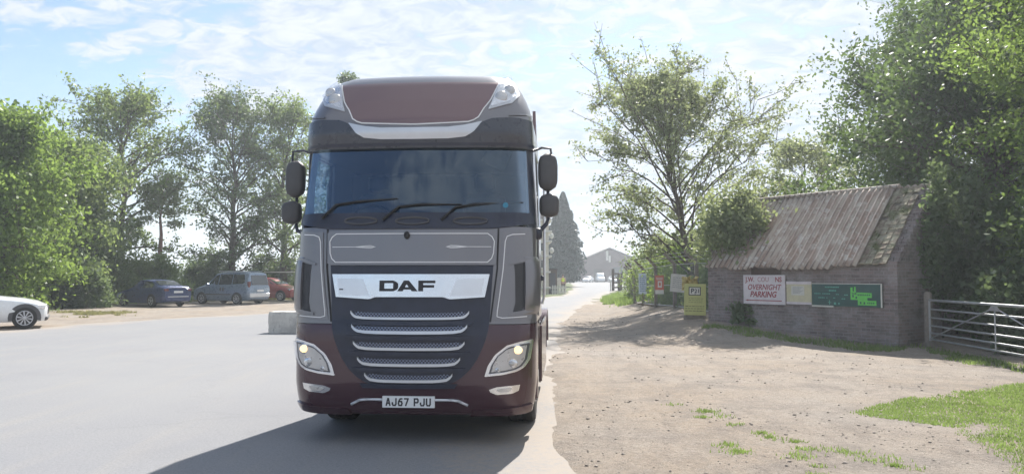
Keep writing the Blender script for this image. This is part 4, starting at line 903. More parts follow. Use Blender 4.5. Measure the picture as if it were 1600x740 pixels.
a, za = wall_pt(1174, 418); b_, zb2 = wall_pt(1221, 430); mb = MB(); mb.box((a, -.012, min(za, zb2) - .4), (b_, .04, 1.86)); mb.build('boarded_window', M['darkwood'], hut)
# signs on the hut wall
def sign_on_wall(name, label, px0, px1, yt0, yb0, yt1, yb1, fn, matn, thick=.03, y=-.02, cat='sign'):
    x0, zt0 = wall_pt(px0, yt0); _, zb0 = wall_pt(px0, yb0); x1, zt1 = wall_pt(px1, yt1); _, zb1 = wall_pt(px1, yb1)
    zt_, zb_ = (zt0 + zt1) / 2, (zb0 + zb1) / 2; cx_, cz_ = (x0 + x1) / 2, (zt_ + zb_) / 2; w_, h_ = abs(x1 - x0), zt_ - zb_
    base = HL + hx * cx_ + hy * y
    mb = MB(); mb.mat(M[matn]).box((-w_ / 2, -thick, -h_ / 2), (w_ / 2, 0, h_ / 2), .004); fn(mb, w_, h_, -thick)
    o = mb.build(name, None, None, label=label, cat=cat); o.location = (base[0], base[1], cz_); o.rotation_euler.z = HA_; return o
def XF(x, z, y): return Matrix.Translation((x, y - .002, z)) @ Matrix.Rotation(R(90), 4, 'X')
def s1(mb, w, h, y):
    mb.mat(M['signred']); mb.text('J.W.', h * .23, XF(-w * .33, h * .34, y), .003, .004, sx=.9); mb.text('COU', h * .23, XF(-w * .01, h * .34, y), .003, -.002, sx=.9); mb.text("NS", h * .23, XF(w * .35, h * .34, y), .003, .004, sx=.9)
    mb.text('OVERNIGHT', h * .26, XF(0, h * .08, y), .003, .003, .25, 1.0, .90); mb.text('PARKING', h * .27, XF(-w * .02, -h * .16, y), .003, .006, .25, 1.0, .92)
    mb.box((-w * .40, y - .003, -h * .375), (w * .42, y, -h * .345)); mb.prism([(-w * .46, -h * .36), (-w * .38, -h * .33), (-w * .38, -h * .39)], 'y', y - .003, y)
    mb.mat(M['greyplastic']); mb.box((-w / 2, y - .002, -h / 2), (w / 2, y, -h / 2 + .012))
sign_on_wall('overnight_parking_sign', 'white board with red OVERNIGHT PARKING lettering on the hut wall', 1163, 1228, 430, 475, 428.5, 476, s1, 'signwhite', .03)
def s2(mb, w, h, y):
    mb.mat(M['signwhite']); mb.box((-w / 2, y - .006, h / 2 - .07), (w / 2, y, h / 2)); mb.box((-w / 2, y - .006, -h / 2), (w / 2, y, -h / 2 + .06))
    mb.mat(M['signpaper']); mb.box((-w * .3, y - .004, -h * .1), (w * .22, y, h * .30)); mb.mat(M['greyplastic'])
    for k in range(6): mb.box((-w * .24, y - .006, h * .24 - k * h * .05), (w * .16 - (k % 3) * .04, y, h * .24 - k * h * .05 + .006))
sign_on_wall('notice_board', 'yellowed cream notice board on the hut wall between the white and the green sign', 1230, 1269, 439, 474, 440, 476, s2, 'signcream', .02)
def s3(mb, w, h, y):
    mb.mat(M['signpaper']); e = .035
    mb.box((-w / 2, y - .008, h / 2 - e * .5), (w / 2, y, h / 2)); mb.box((w / 2 - e, y - .0085, -h / 2), (w / 2, y, h / 2 - .02)); mb.box((-w / 2, y - .0085, -h / 2 - .03), (-w * .18, y, -h / 2 + .01))
    mb.mat(M['tealtext'])
    for (a, b_, c_, d_) in ((-.30, -.09, .33, .035), (-.24, -.13, .18, .05), (-.46, -.36, .04, .03), (-.34, -.22, .04, .03), (-.14, -.09, .02, .03), (-.40, -.30, -.14, .03), (-.28, -.26, -.14, .03), (-.18, -.14, -.14, .03), (-.02, .04, .0, .03), (-.06, .0, -.17, .03), (-.17, -.13, -.38, .07), (-.11, -.08, -.38, .05)):
        n_ = max(1, int((b_ - a) / .022))
        for k in range(n_): mb.box((w * (a + (b_ - a) * k / n_), y - .003, h * (c_ - d_ * .7)), (w * (a + (b_ - a) * (k + .72) / n_), y, h * (c_ + d_ * .7)))
    mb.box((-w * .26, y - .003, -h * .35), (-w * .21, y, -h * .33)); mb.box((-w * .24, y - .0035, -h * .44), (-w * .23, y, -h * .24))
    mb.mat(M['brightgreen'])
    mb.prism([(w * .07, h * .33), (w * .10, h * .33), (w * .10, h * .16), (w * .12, h * .16), (w * .12, h * .36), (w * .145, h * .36), (w * .145, h * .12), (w * .36, h * .10), (w * .36, -h * .10), (w * .30, -h * .10), (w * .30, -h * .22), (w * .42, -h * .22), (w * .42, -h * .42), (w * .17, -h * .42), (w * .17, -h * .2), (w * .07, -h * .2)], 'y', y - .004, y)
    mb.mat(M['signgreen']); mb.text('THE', h * .13, XF(w * .12, h * .06, y - .004), .003, .002); mb.text('Farm', h * .2, XF(w * .25, -h * .0, y - .004), .003, .003) if False else None
    for (a, c_) in ((.095, -.04), (.14, -.10), (.2, -.32), (.25, -.33)): mb.box((w * a, y - .006, h * (c_ - .05)), (w * (a + .02), y, h * (c_ + .05)))
    for k in range(7): mb.box((w * (.17 + .026 * k), y - .006, h * -.02), (w * (.185 + .026 * k), y, h * .05))
    for k in range(4): mb.box((w * (.30 + .026 * k), y - .006, h * -.36), (w * (.315 + .026 * k), y, h * -.29))
sign_on_wall('green_sign', 'dark green sign with bright green emblem at the right end of the hut wall', 1270, 1380, 441, 476, 444, 481, s3, 'signgreen', .03)

# ------------------------------------------------------------------ field gate
g0 = np.array([9.42, 17.1]); g1 = np.array([8.98, 11.7])
gate = empty('field_gate', (g0[0], g0[1], gz(*g0)), math.atan2(g1[1] - g0[1], g1[0] - g0[0]), 'galvanised steel field gate of tubular bars beside the hut', 'gate')
GLn = float(np.hypot(*(g1 - g0)))
mb = MB()
for s in (0, GLn): mb.tube([(s, 0, .16), (s, 0, 1.08)], .024, 8)
mb.build('gate_frame', M['steel'], gate, 60)
for z in (.20, .34, .50, .68, .87, 1.07):
    mb = MB(); mb.tube([(0, 0, z), (GLn, 0, z)], .02 if z < 1 else .026, 8); mb.build('rail', M['steel'], gate, 60)
xm = GLn * .5
for a, b_ in (((xm, -.03, 1.02), (.1, -.03, .22)), ((xm, -.03, 1.02), (GLn - .1, -.03, .22)), ((xm, -.03, 1.02), (xm, -.03, .2))):
    mb = MB(); mb.tube([a, b_], .014, 6); mb.build('brace', M['steel'], gate, 60)
mb = MB(); mb.prism([(xm - .22, .95), (xm + .22, .95), (xm + .1, 1.04), (xm - .1, 1.04)], 'y', -.045, -.035); mb.build('gate_plate', M['steel'], gate)
for (x, y, l) in ((g0[0] + .05, g0[1] + .15, 'weathered timber gate post against the corner of the hut'), (g1[0] - .02, g1[1] - .2, 'timber gate post at the near end of the steel gate')):
    mb = MB(); mb.tube([(0, 0, -.3), (0, 0, 1.2), (.005, 0, 1.24)], [.09, .085, .05], 10); o = mb.build('gate_post', M['greywood'], None, 50, label=l, cat='post'); o.location = (x, y, gz(x, y))

# ------------------------------------------------------------------ roadside fence with signs
FP = [(6.2, 22.2), (6.0, 24.6), (5.85, 27.2), (5.7, 30.0), (5.75, 33.2), (6.0, 37.0), (6.5, 41.0), (7.1, 45.5)]
fence = empty('chain_link_fence', (FP[0][0], FP[0][1], 0), 0, 'chain link fence with cranked concrete posts in front of the bushes', 'fence')
ox, oy = FP[0]
for (x, y) in FP:
    z0 = gz(x, y); mb = MB(); p = (x - ox, y - oy)
    mb.box((p[0] - .06, p[1] - .06, z0 - .3), (p[0] + .06, p[1] + .06, z0 + 1.65), .015); mb.tube([(p[0], p[1], z0 + 1.6), (p[0] - .38, p[1] - .05, z0 + 1.98)], [.07, .045], 6); mb.build('post', M['concrete_dark'] if 'concrete_dark' in M else M['greywood'], fence)
m, t, b = newmat('chain_link'); tcn = N(t, 'ShaderNodeTexCoord').outputs['Object']; out = t.nodes['Material Output']
spn = N(t, 'ShaderNodeSeparateXYZ'); t.links.new(tcn, spn.inputs[0])
def wv(sign):
    a = N(t, 'ShaderNodeMath', operation='MULTIPLY_ADD'); t.links.new(spn.outputs[2], a.inputs[0]); a.inputs[1].default_value = sign; t.links.new(spn.outputs[1], a.inputs[2])
    f = N(t, 'ShaderNodeMath', operation='PINGPONG'); t.links.new(a.outputs[0], f.inputs[0]); f.inputs[1].default_value = .05; c_ = N(t, 'ShaderNodeMath', operation='LESS_THAN'); t.links.new(f.outputs[0], c_.inputs[0]); c_.inputs[1].default_value = .006; return c_.outputs[0]
mxm = N(t, 'ShaderNodeMath', operation='MAXIMUM'); t.links.new(wv(1), mxm.inputs[0]); t.links.new(wv(-1), mxm.inputs[1])
b.inputs['Base Color'].default_value = (.12, .17, .15, 1); t.links.new(mxm.outputs[0], b.inputs['Alpha']); M['chain'] = m
mb = MB()
for a, c_ in zip(FP[:-1], FP[1:]):
    za_, zc_ = gz(*a), gz(*c_); mb.add([(a[0] - ox, a[1] - oy, za_), (c_[0] - ox, c_[1] - oy, zc_), (c_[0] - ox, c_[1] - oy, zc_ + 1.6), (a[0] - ox, a[1] - oy, za_ + 1.6)], [(0, 1, 2, 3)])
mb.build('mesh_panel', M['chain'], fence, recalc=False)
mb = MB()
for h in (.1, .85, 1.58):
    mb.tube([(x - ox, y - oy, gz(x, y) + h) for x, y in FP], .012, 5)
for h in (0, .12, .24): mb.tube([(x - ox - .14 - .1 * h * 8 * .28, y - oy, gz(x, y) + 1.72 + h) for x, y in FP], .008, 4)
mb.build('line_wire', M['steel'], fence)
def board(name, label, cat, px0, px1, yt, yb, depth, matn, fn, rz=0.0, legs=0.0, cosk=1.0, tilt=0.0):
    xa, _, za_ = at_depth(px0, yt, depth); xb, _, zb_ = at_depth(px1, yb, depth); w_ = abs(xb - xa) / cosk; h_ = za_ - zb_
    cx_ = (xa + xb) / 2; cz_ = (za_ + zb_) / 2
    mb = MB(); mb.mat(M[matn]).box((-w_ / 2, -.012, -h_ / 2), (w_ / 2, .012, h_ / 2), .003); fn(mb, w_, h_, -.012)
    if legs:
        mb.mat(M['greywood']); g_ = gz(cx_, depth) - cz_
        for s in (-1, 1): mb.box((s * w_ * .38 - .025, .014, g_ - .1), (s * w_ * .38 + .025, .06, h_ * .3), .004)
        mb.box((-w_ * .5, .061, g_ - .02), (w_ * .5, .10, g_ + .12), .01)
    o = mb.build(name, None, None, label=label, cat=cat); o.location = (cx_, depth, cz_); o.rotation_euler = (0, R(tilt), rz); return o
def lines(mb, w, h, y, mt, z0, z1, n, fill=.8, seed=1, th=.012):
    rg = np.random.RandomState(seed); mb.mat(M[mt])
    for k in range(n):
        z = (z0 + (z1 - z0) * (k + .5) / n) * h; x = -w * .4 * fill / .8
        while x < w * .4 * fill / .8:
            l = .03 + rg.rand() * .07; mb.box((x, y - .002, z - th), (min(x + l, w * .42), y, z + th)); x += l + .02
def b_blue(mb, w, h, y): lines(mb, w, h, y, 'blueink', .4, -.4, 9, .7, 2, .018)
board('pale_blue_sign', 'narrow pale blue and white sign fixed to the chain link fence', 'sign', 998, 1010, 427, 459, 31.5, 'bluewhite', b_blue, R(-25), 0, .95)
def b_or(mb, w, h, y):
    mb.mat(M['signpaper']); mb.box((-w / 2, y - .002, -h / 2), (w / 2, y, -h * .28)); mb.box((-w * .2, y - .003, -h * .15), (w * .28, y, h * .2)); mb.box((-w * .36, y - .003, h * .27), (w * .36, y, h * .31)); mb.box((-w * .40, y - .003, h * .36), (w * .40, y, h * .39)); mb.mat(M['orange']); mb.box((-w * .05, y - .005, -h * .06), (w * .16, y, h * .12))
board('orange_sign', 'orange red sign with a white patch on the chain link fence', 'sign', 1024, 1037, 430, 459, 28.3, 'orange', b_or, R(-25), 0, .95)
def b_wh(mb, w, h, y): lines(mb, w, h, y, 'greyplastic', .35, -.3, 6, .7, 3, .006)
board('white_sign', 'leaning off white sign between the orange sign and the yellow board', 'sign', 1048, 1071, 428, 456, 24.9, 'signpaper', b_wh, R(-15), 0, .97, 5)
def b_ye(mb, w, h, y):
    mb.mat(M['ink']); mb.box((-w * .30, y - .003, h * .13), (w * .26, y, h * .40)); mb.mat(M['signpaper']); mb.box((-w * .26, y - .005, h * .155), (w * .22, y, h * .375))
    mb.mat(M['ink']); mb.text('P', h * .20, XF(-w * .13, h * .265, y - .005), .003, .006); mb.text('21', h * .17, XF(w * .09, h * .265, y - .005), .003, .004)
    mb.box((-w * .02, y - .006, h * .17), (w * .02, y, h * .2)); lines(mb, w, h, y, 'yellowboard_ink', .06, -.12, 3, .6, 5, .008); lines(mb, w, h, y, 'yellowboard_ink', -.18, -.4, 3, .9, 6, .012)
board('yellow_board', 'free standing yellow board with a black framed panel by the hut corner', 'notice board', 1069, 1103, 443, 492, 21.9, 'yellowboard', b_ye, R(-6), 1.0, 1.0, 1.2)
mb = MB(); rg = np.random.RandomState(6); V = []
xa, _, za_ = at_depth(1078, 443, 23.6); n = 12; L_ = [[(.5 * (i / n - .5) + .02 * rg.randn(), .05 * rg.randn(), .42 * (j / 8 - .5) + .02 * rg.randn()) for i in range(n + 1)] for j in range(9)]
mb.loft(L_, closed=False); o = mb.build('crumpled_sheet', M['yellowbag'], None, 60, recalc=False, label='crumpled pale yellow sheet caught on the fence behind the yellow board', cat='sheet'); o.location = (xa, 23.6, za_); md = o.modifiers.new('s', 'SOLIDIFY'); md.thickness = .01

# brown gate posts and timber rails far along the road
px_, py_ = ground_at(958, 454)
gp_ = empty('timber_gate', (px_, py_, 0), R(-14), 'dark timber gate and post at the far bend of the road', 'gate')
mb = MB(); mb.box((-.14, -.14, -.1), (.14, .14, 2.4), .02); mb.build('post', M['darkwood'], gp_)
mb = MB().mat(M['whitewood']).box((-.34, -.05, .0), (-.22, .05, 1.2), .01); mb.build('marker_post', None, gp_)
for k, z in enumerate((.3, .8, 1.3, 1.8)): mb = MB(); mb.box((.14, -.04, z), (3.0, .04, z + .14), .01); mb.build('rail', M['darkwood'], gp_)
mb = MB(); mb.box((1.5, -.08, 0), (1.65, .08, 2.1), .02); mb.box((2.9, -.08, 0), (3.05, .08, 2.0), .02); mb.box((.5, -.1, 0), (1.0, .0, 1.9), .01); mb.build('gate_stile', M['darkwood'], gp_)

# ------------------------------------------------------------------ far buildings and things
tb = empty('cream_house', (1.9, 67.0, 0), 0, 'tall cream house edge with moulded ledges seen past the lorry', 'house')
mb = MB(); mb.box((-1.3, 0, 0), (1.35, 6, 6.6)); mb.build('wall', M['cream'], tb)
for z in (.5, 1.9, 3.3, 4.6, 5.5, 6.5): mb = MB(); mb.box((-1.4, -.22, z), (1.52 + .12 * (z > 3), 6.1, z + .16), .02); mb.build('ledge', M['whitewood'], tb)
for z in (2.3, 3.8): 
    mb = MB(); mb.box((.2, -.06, z), (.9, -.003, z + .8), .01); w_ = mb.build('window', M['whitewood'], tb); mb = MB(); mb.box((.27, -.075, z + .07), (.83, -.062, z + .73)); mb.build('pane', M['carglass_solid'], w_)
for z in (3.6, 4.9): mb = MB(); mb.ball((1.62, .0, z + .28), (.2, .2, .26)); mb.build('finial', M['whitewood'], tb, 60)
mb = MB(); mb.prism([(-1.6, 6.6), (1.7, 6.6), (0, 8.0)], 'y', -.2, 6.2); mb.build('roof', M['barnroof'], tb)
sh = empty('dark_shed', (3.72, 69.0, 0), 0, 'small dark shed beside the cream house', 'shed')
mb = MB(); mb.box((-.4, 0, 0), (.4, 1.2, 2.2)); mb.build('wall', M['darkwood'], sh); mb = MB(); mb.prism([(-.5, 2.2), (.5, 2.2), (.5, 2.28), (-.5, 2.36)], 'y', -.1, 1.3); mb.build('roof', M['matblack'], sh); mb = MB(); mb.box((-.25, -.02, .05), (.25, 0, 1.9)); mb.build('door', M['black'], sh)
pf = empty('picket_fence', (3.55, 67.0, 0), 0, 'low pale picket fence in front of the dark shed', 'fence')
for k in range(9): mb = MB(); mb.prism([(k * .14, 0), (k * .14 + .08, 0), (k * .14 + .08, .75), (k * .14 + .04, .85), (k * .14, .75)], 'y', 0, .02); mb.build('picket', M['whitewood'], pf)
mb = MB(); mb.box((-.05, .02, .2), (1.3, .05, .28)); mb.box((-.05, .02, .55), (1.3, .05, .62)); mb.build('rail', M['whitewood'], pf)
mb = MB(); mb.mat(M['whitewood']).box((-.22, -.02, .75), (.22, .02, 1.45), .01).mat(M['greywood']).box((-.03, .021, 0), (.03, .06, 1.3)); o = mb.build('white_board', None, None, label='small white board on a post beside the person in the yellow vest', cat='board'); o.location = (4.35, 71.0, 0)
# person
prs = empty('person', (4.85, 72.0, 0), R(10), 'person in a yellow high visibility vest and brown trousers standing by the road', 'person')
def skinfig(name, pts, edges, mat, parent, sub=1):
    me = bpy.data.meshes.new(name); me.from_pydata([p[:3] for p in pts], edges, []); me.materials.append(mat)
    o = bpy.data.objects.new(name, me); col.objects.link(o); o.parent = parent
    md = o.modifiers.new('skin', 'SKIN'); me.skin_vertices.new() if not me.skin_vertices else None
    for i, p in enumerate(pts): me.skin_vertices[0].data[i].radius = (p[3], p[4] if len(p) > 4 else p[3])
    me.skin_vertices[0].data[0].use_root = True
    sb = o.modifiers.new('sub', 'SUBSURF'); sb.levels = sub; sb.render_levels = sub; md.use_smooth_shade = True; return o
pts = [(0, 0, .98, .15, .11), (0, 0, 1.2, .14, .10), (0, 0, 1.40, .17, .10), (0, 0, 1.50, .07, .06), (0, -.01, 1.58, .055, .055), (0, -.01, 1.66, .08, .095), (0, 0, 1.76, .06, .07)]
edges = [(0, 1), (1, 2), (2, 3), (3, 4), (4, 5), (5, 6)]
for s in (-1, 1):
    b0 = len(pts); pts += [(s * .19, 0, 1.42, .06), (s * .26, -.01, 1.15, .045), (s * .24, -.12, .92, .035), (s * .235, -.14, .86, .035, .018)]; edges += [(2, b0), (b0, b0 + 1), (b0 + 1, b0 + 2), (b0 + 2, b0 + 3)]
    for k in range(4): i = len(pts); pts += [(s * (.215 + .018 * k), -.155, .82, .008), (s * (.215 + .018 * k), -.165, .77 - .004 * (k in (1, 2)), .007)]; edges += [(b0 + 3, i), (i, i + 1)]
    i = len(pts); pts += [(s * .20, -.17, .84, .009), (s * .195, -.19, .81, .008)]; edges += [(b0 + 3, i), (i, i + 1)]
    i = len(pts); pts += [(s * .10, 0, .90, .09), (s * .12, -.01, .50, .06), (s * .13, 0, .10, .045), (s * .14, -.12, .04, .045, .03)]; edges += [(0, i), (i, i + 1), (i + 1, i + 2), (i + 2, i + 3)]
skinfig('body', pts, edges, M['skin'], prs)
skinfig('vest', [(0, 0, 1.02, .19, .14), (0, 0, 1.2, .175, .13), (0, 0, 1.38, .20, .13), (0, 0, 1.47, .12, .09)], [(0, 1), (1, 2), (2, 3)], M['vest'], prs)
skinfig('trousers', [(0, 0, .98, .165, .125), (.10, 0, .88, .105), (.12, -.01, .50, .075), (.13, 0, .12, .065), (-.10, 0, .88, .105), (-.12, -.01, .50, .075), (-.13, 0, .12, .065)], [(0, 1), (1, 2), (2, 3), (0, 4), (4, 5), (5, 6)], M['trousers'], prs)
mb = MB(); mb.ball((0, .02, 1.72), (.095, .11, .09)); mb.build('hair', M['hair'], prs, 60)
mb = MB()
for s in (-1, 1): mb.ball((s * .035, -.10, 1.66), .012, 6, 4)
mb.build('eye', M['ink'], prs); mb = MB(); mb.ball((0, -.115, 1.635), (.012, .018, .022), 6, 4); mb.build('nose', M['skin'], prs)

bn = empty('barn', (25.8, 200, 0), 0, 'wide grey brown gabled barn closing the far end of the road', 'barn')
mb = MB(); mb.prism([(-7.4, 0), (8.5, 0), (8.5, 5.4), (0, 8.7), (-7.4, 5.7)], 'y', 0, 30); mb.build('wall', M['barn'], bn)
mb = MB(); mb.add([(-7.8, -.4, 5.55), (0, -.4, 8.85), (8.9, -.4, 5.35), (8.9, 30.2, 5.35), (0, 30.2, 8.85), (-7.8, 30.2, 5.55), (-7.8, -.4, 5.75), (0, -.4, 9.1), (8.9, -.4, 5.6), (8.9, 30.2, 5.6), (0, 30.2, 9.1), (-7.8, 30.2, 5.75)], [(0, 1, 4, 5), (1, 2, 3, 4), (6, 7, 10, 11), (7, 8, 9, 10), (0, 6, 7, 1), (1, 7, 8, 2), (0, 6, 11, 5), (2, 8, 9, 3), (5, 11, 10, 4), (4, 10, 9, 3)]); mb.build('roof', M['barnroof'], bn)
mb = MB(); mb.box((-.9, -.05, 5.6), (-.3, -.003, 8.2)); mb.box((-.2, -.05, 5.2), (.35, -.003, 6.9)); mb.build('pale_panel', M['signpaper'], bn)
mb = MB(); mb.box((-4.2, -.06, 0), (-2.0, -.003, 3.4)); mb.build('door', M['darkwood'], bn); mb = MB(); mb.box((1.0, -.06, 0), (4.2, -.003, 3.8)); mb.build('door', M['chassis'], bn)
vst = [(0, .35, .9, 1.0, .75, .6), (.3, .3, 1.1, 1.2, .9, .7), (.9, .3, 1.2, 1.35, .95, .8), (1.5, .3, 1.2, 2.1, .96, .78), (2.2, .3, 1.2, 2.3, .96, .8), (5.0, .3, 1.2, 2.3, .96, .8), (5.1, .4, 1.1, 2.1, .9, .75)]
car('parked_van', 'white van parked in front of the far barn', 'van', 'vehicles far down by the barn', (22.0 - .0, 186, .0), R(90), vst, M['white_paint'], wheels=(.95, 4.2), wr=.36, front_glass=((1.0, 1.4, .75), (1.45, 2.0, .65)), win=([(1.5, 1.25), (1.6, 1.9), (2.2, 1.9), (2.2, 1.25)],))
car('parked_car', 'pale car parked to the right of the white van by the barn', 'car', 'vehicles far down by the barn', (24.7, 184, .0), R(90), st, M['white_paint'], wheels=(.86, 3.7), front_glass=((1.52, 1.09, .66), (2.22, 1.42, .56)), win=([(1.7, 1.04), (2.3, 1.38), (2.8, 1.42), (2.8, 1.05)],))
car('parked_car', 'small silver car in the shade of the conifer by the barn', 'car', 'vehicles far down by the barn', (17.3, 178, .0), R(70), st, M['silver'], wheels=(.86, 3.7), front_glass=((1.52, 1.09, .66), (2.22, 1.42, .56)), win=([(1.7, 1.04), (2.3, 1.38), (2.8, 1.42), (2.8, 1.05)],))
# height bar behind the cars
hb = empty('barrier_rail', (*ground_at(418, 466.0), 0), R(0), 'thin pale horizontal rail on posts behind the red car', 'rail')
mb = MB(); mb.box((-.3, 0, 1.88), (5.0, .08, 1.97)); mb.build('rail', M['whitewood'], hb)
for x in (-.25, 2.4, 4.9): mb = MB(); mb.box((x, .01, 0), (x + .07, .07, 1.88)); mb.build('post', M['greywood'], hb)

# ------------------------------------------------------------------ vegetation
def tubes_np(paths, n=5):
    V, F = [], []; base = 0; ang = np.arange(n) * 2 * math.pi / n; ca, sa = np.cos(ang), np.sin(ang)
    for P, r in paths:
        P = np.asarray(P); k = len(P); d = np.gradient(P, axis=0); d /= np.linalg.norm(d, axis=1, keepdims=True) + 1e-9
        ref = np.array([0, 0, 1.]) if abs(d[0][2]) < .9 else np.array([1., 0, 0]); u = np.cross(d, ref); u /= np.linalg.norm(u, axis=1, keepdims=True) + 1e-9; w = np.cross(d, u)
        V.append((P[:, None] + (u[:, None] * ca[None, :, None] + w[:, None] * sa[None, :, None]) * np.asarray(r)[:, None, None]).reshape(-1, 3))
        i = np.arange(k * n).reshape(k, n); j = np.roll(i, -1, 1); F.append((np.stack([i[:-1], j[:-1], j[1:], i[1:]], -1).reshape(-1, 4)) + base); base += k * n
    return np.concatenate(V), np.concatenate(F)
def leaves_np(C, size, rng, aspect=.6, flat=.0):
    n = len(C); a = rng.randn(n, 3); a[:, 2] -= .3; a /= np.linalg.norm(a, axis=1, keepdims=True)
    b_ = rng.randn(n, 3); b_[:, 2] *= (1 - flat); b_ -= a * (a * b_).sum(1, keepdims=True); b_ /= np.linalg.norm(b_, axis=1, keepdims=True) + 1e-9
    s = (size * (.6 + .8 * rng.rand(n)))[:, None]
    V = np.stack([C - a * s * .5, C + b_ * s * aspect * .5 - a * s * .05, C + a * s * .5, C - b_ * s * aspect * .5 - a * s * .05], 1).reshape(-1, 3)
    return V, np.arange(n * 4).reshape(n, 4)
def curve_path(p0, p1, sag, rng, k=6, wob=.04):
    t_ = np.linspace(0, 1, k)[:, None]; L = np.linalg.norm(p1 - p0); P = p0 + (p1 - p0) * t_; P[:, 2] += (sag * L * np.sin(np.pi * t_))[:, 0]
    w = rng.randn(k, 3) * wob * L; w[0] = 0; return P + w * t_
def tree(name, label, cat, x, y, H, tr, env, n1, leaf, size, seed, crown_mat, bark='bark', base=.25, el=(10, 65), sig=.3, n2=7, n3=4, lean=(0, 0), group=None, twigl=.35, trunks=1, z=None, per=None, asym=(0, 0), droop=.08):
    rng = np.random.RandomState(seed); zg = gz(x, y) if z is None else z
    root = empty(name, (x, y, zg), 0, label, cat, group); paths = []; LP = []
    for q in range(trunks):
        off = np.array([rng.randn() * .35, rng.randn() * .35, 0]) * (trunks > 1) * 2
        top = np.array([lean[0] * H, lean[1] * H, H * (.97 if q == 0 else .9)]) + off * 2.2
        tp = curve_path(np.array([0, 0, -.2]) + off * .5, top, 0, rng, 9, .012)
        paths.append((tp, tr * (1 - np.linspace(0, 1, 9) * .93) * np.r_[1.3, np.ones(8)]))
        for i in range(n1 // trunks):
            t_ = base + (1 - base) * ((i + rng.rand()) / (n1 // trunks)) ** .9; t_ = min(t_, .985)
            p0 = np.array([np.interp(t_, np.linspace(0, 1, 9), tp[:, k]) for k in range(3)])
            az = i * 2.4 + rng.rand() * .8; reach = np.interp(t_, [e[0] for e in env], [e[1] for e in env]) * (.65 + .5 * rng.rand())
            dirh = np.array([math.cos(az) * (1 + asym[0] * math.cos(az)), math.sin(az) * (1 + asym[1] * math.sin(az)), 0])
            elv = R(el[0] + (el[1] - el[0]) * (t_ - base) / (1 - base) + rng.randn() * 8)
            p1 = p0 + dirh * reach + np.array([0, 0, reach * math.tan(min(elv, R(72)))]); p1[2] = min(p1[2], H * (1.0 + .05 * rng.rand()))
            P = curve_path(p0, p1, droop, rng, 7, .03); r0 = tr * .30 * (1 - t_ * .65) * min(1.2, .4 + reach / 3); paths.append((P, np.linspace(r0, r0 * .15, 7))); L1 = np.linalg.norm(p1 - p0)
            for j in range(n2):
                s = .25 + .75 * (j + rng.rand()) / n2; s = min(s, 1.); q0 = np.array([np.interp(s, np.linspace(0, 1, 7), P[:, k]) for k in range(3)])
                d = (p1 - p0) / (L1 + 1e-6) + rng.randn(3) * .6; d /= np.linalg.norm(d); l2 = L1 * twigl * (1.15 - .5 * s) * (.6 + .7 * rng.rand()) + .25
                q1 = q0 + d * l2; P2 = curve_path(q0, q1, -.03, rng, 4, .05); paths.append((P2, np.linspace(r0 * .35, r0 * .06 + .003, 4)))
                for k2 in range(n3):
                    s2 = rng.rand() * .8 + .2; m0 = q0 + (q1 - q0) * s2; d2 = d + rng.randn(3) * .7; d2[2] += .15; d2 /= np.linalg.norm(d2); m1 = m0 + d2 * l2 * .55 * (.5 + rng.rand())
                    LP.append((m0, m1))
                LP.append((q0 + (q1 - q0) * .2, q1))
    A_ = np.array([a for a, _ in LP]); B_ = np.array([b_ for _, b_ in LP]); k = rng.randint(0, len(LP), leaf); u = rng.rand(leaf, 1) ** .8
    C = A_[k] + (B_[k] - A_[k]) * u + rng.randn(leaf, 3) * sig * np.array([1, 1, .8]); C = C[C[:, 2] > .05]
    zs_ = H / np.percentile(C[:, 2], 98.6); C[:, 2] *= zs_; A_[:, 2] *= zs_; B_[:, 2] *= zs_; LP = list(zip(A_, B_)); paths = [(p * np.array([1, 1, zs_]), r_) for p, r_ in paths]
    sel = rng.rand(len(LP)) < .35; paths += [(np.stack([a, (a + b_) / 2 + rng.randn(3) * .02, b_]), [.012, .009, .004]) for (a, b_), s_ in zip(LP, sel) if s_]
    V, F = tubes_np(paths[:1], 10); V2, F2 = tubes_np(paths[1:], 5); np_mesh('trunk', np.concatenate([V, V2]), np.concatenate([F, F2 + len(V)]), M[bark], root, smooth=True)
    V, F = leaves_np(C, size, rng); np_mesh('crown', V, F, M[crown_mat], root); return root
def shrub(name, label, x, y, rx, ry, h, n, size, seed, mt, group=None, sig=.16, clumps=60, cat='bush', z0=.0):
    rng = np.random.RandomState(seed); zg = gz(x, y); root = empty(name, (x, y, zg), 0, label, cat, group)
    d = rng.randn(clumps, 3); d[:, 2] = np.abs(d[:, 2]); d /= np.linalg.norm(d, axis=1, keepdims=True); rr = (.45 + .62 * rng.rand(clumps, 1)); Cc = d * rr * np.array([rx, ry, h * .93]); Cc[:, 2] = Cc[:, 2] * .95 + h * .05 + z0
    k = rng.randint(0, clumps, n); C = Cc[k] + rng.randn(n, 3) * sig * (.6 + .8 * rng.rand(clumps))[k][:, None] * np.array([rx, ry, h * .5]).mean() * .9
    C[:, 2] = np.abs(C[:, 2]) + .02; P = [(curve_path(np.array([rng.randn() * rx * .1, rng.randn() * ry * .1, -.1]), c_, .05, rng, 5, .03), [.03, .025, .02, .012, .006]) for c_ in Cc[:24]]
    V, F = tubes_np(P, 5); np_mesh('stem', V, F, M['bark'], root, smooth=True); V, F = leaves_np(C, size, rng); np_mesh('foliage', V, F, M[mt], root); return root

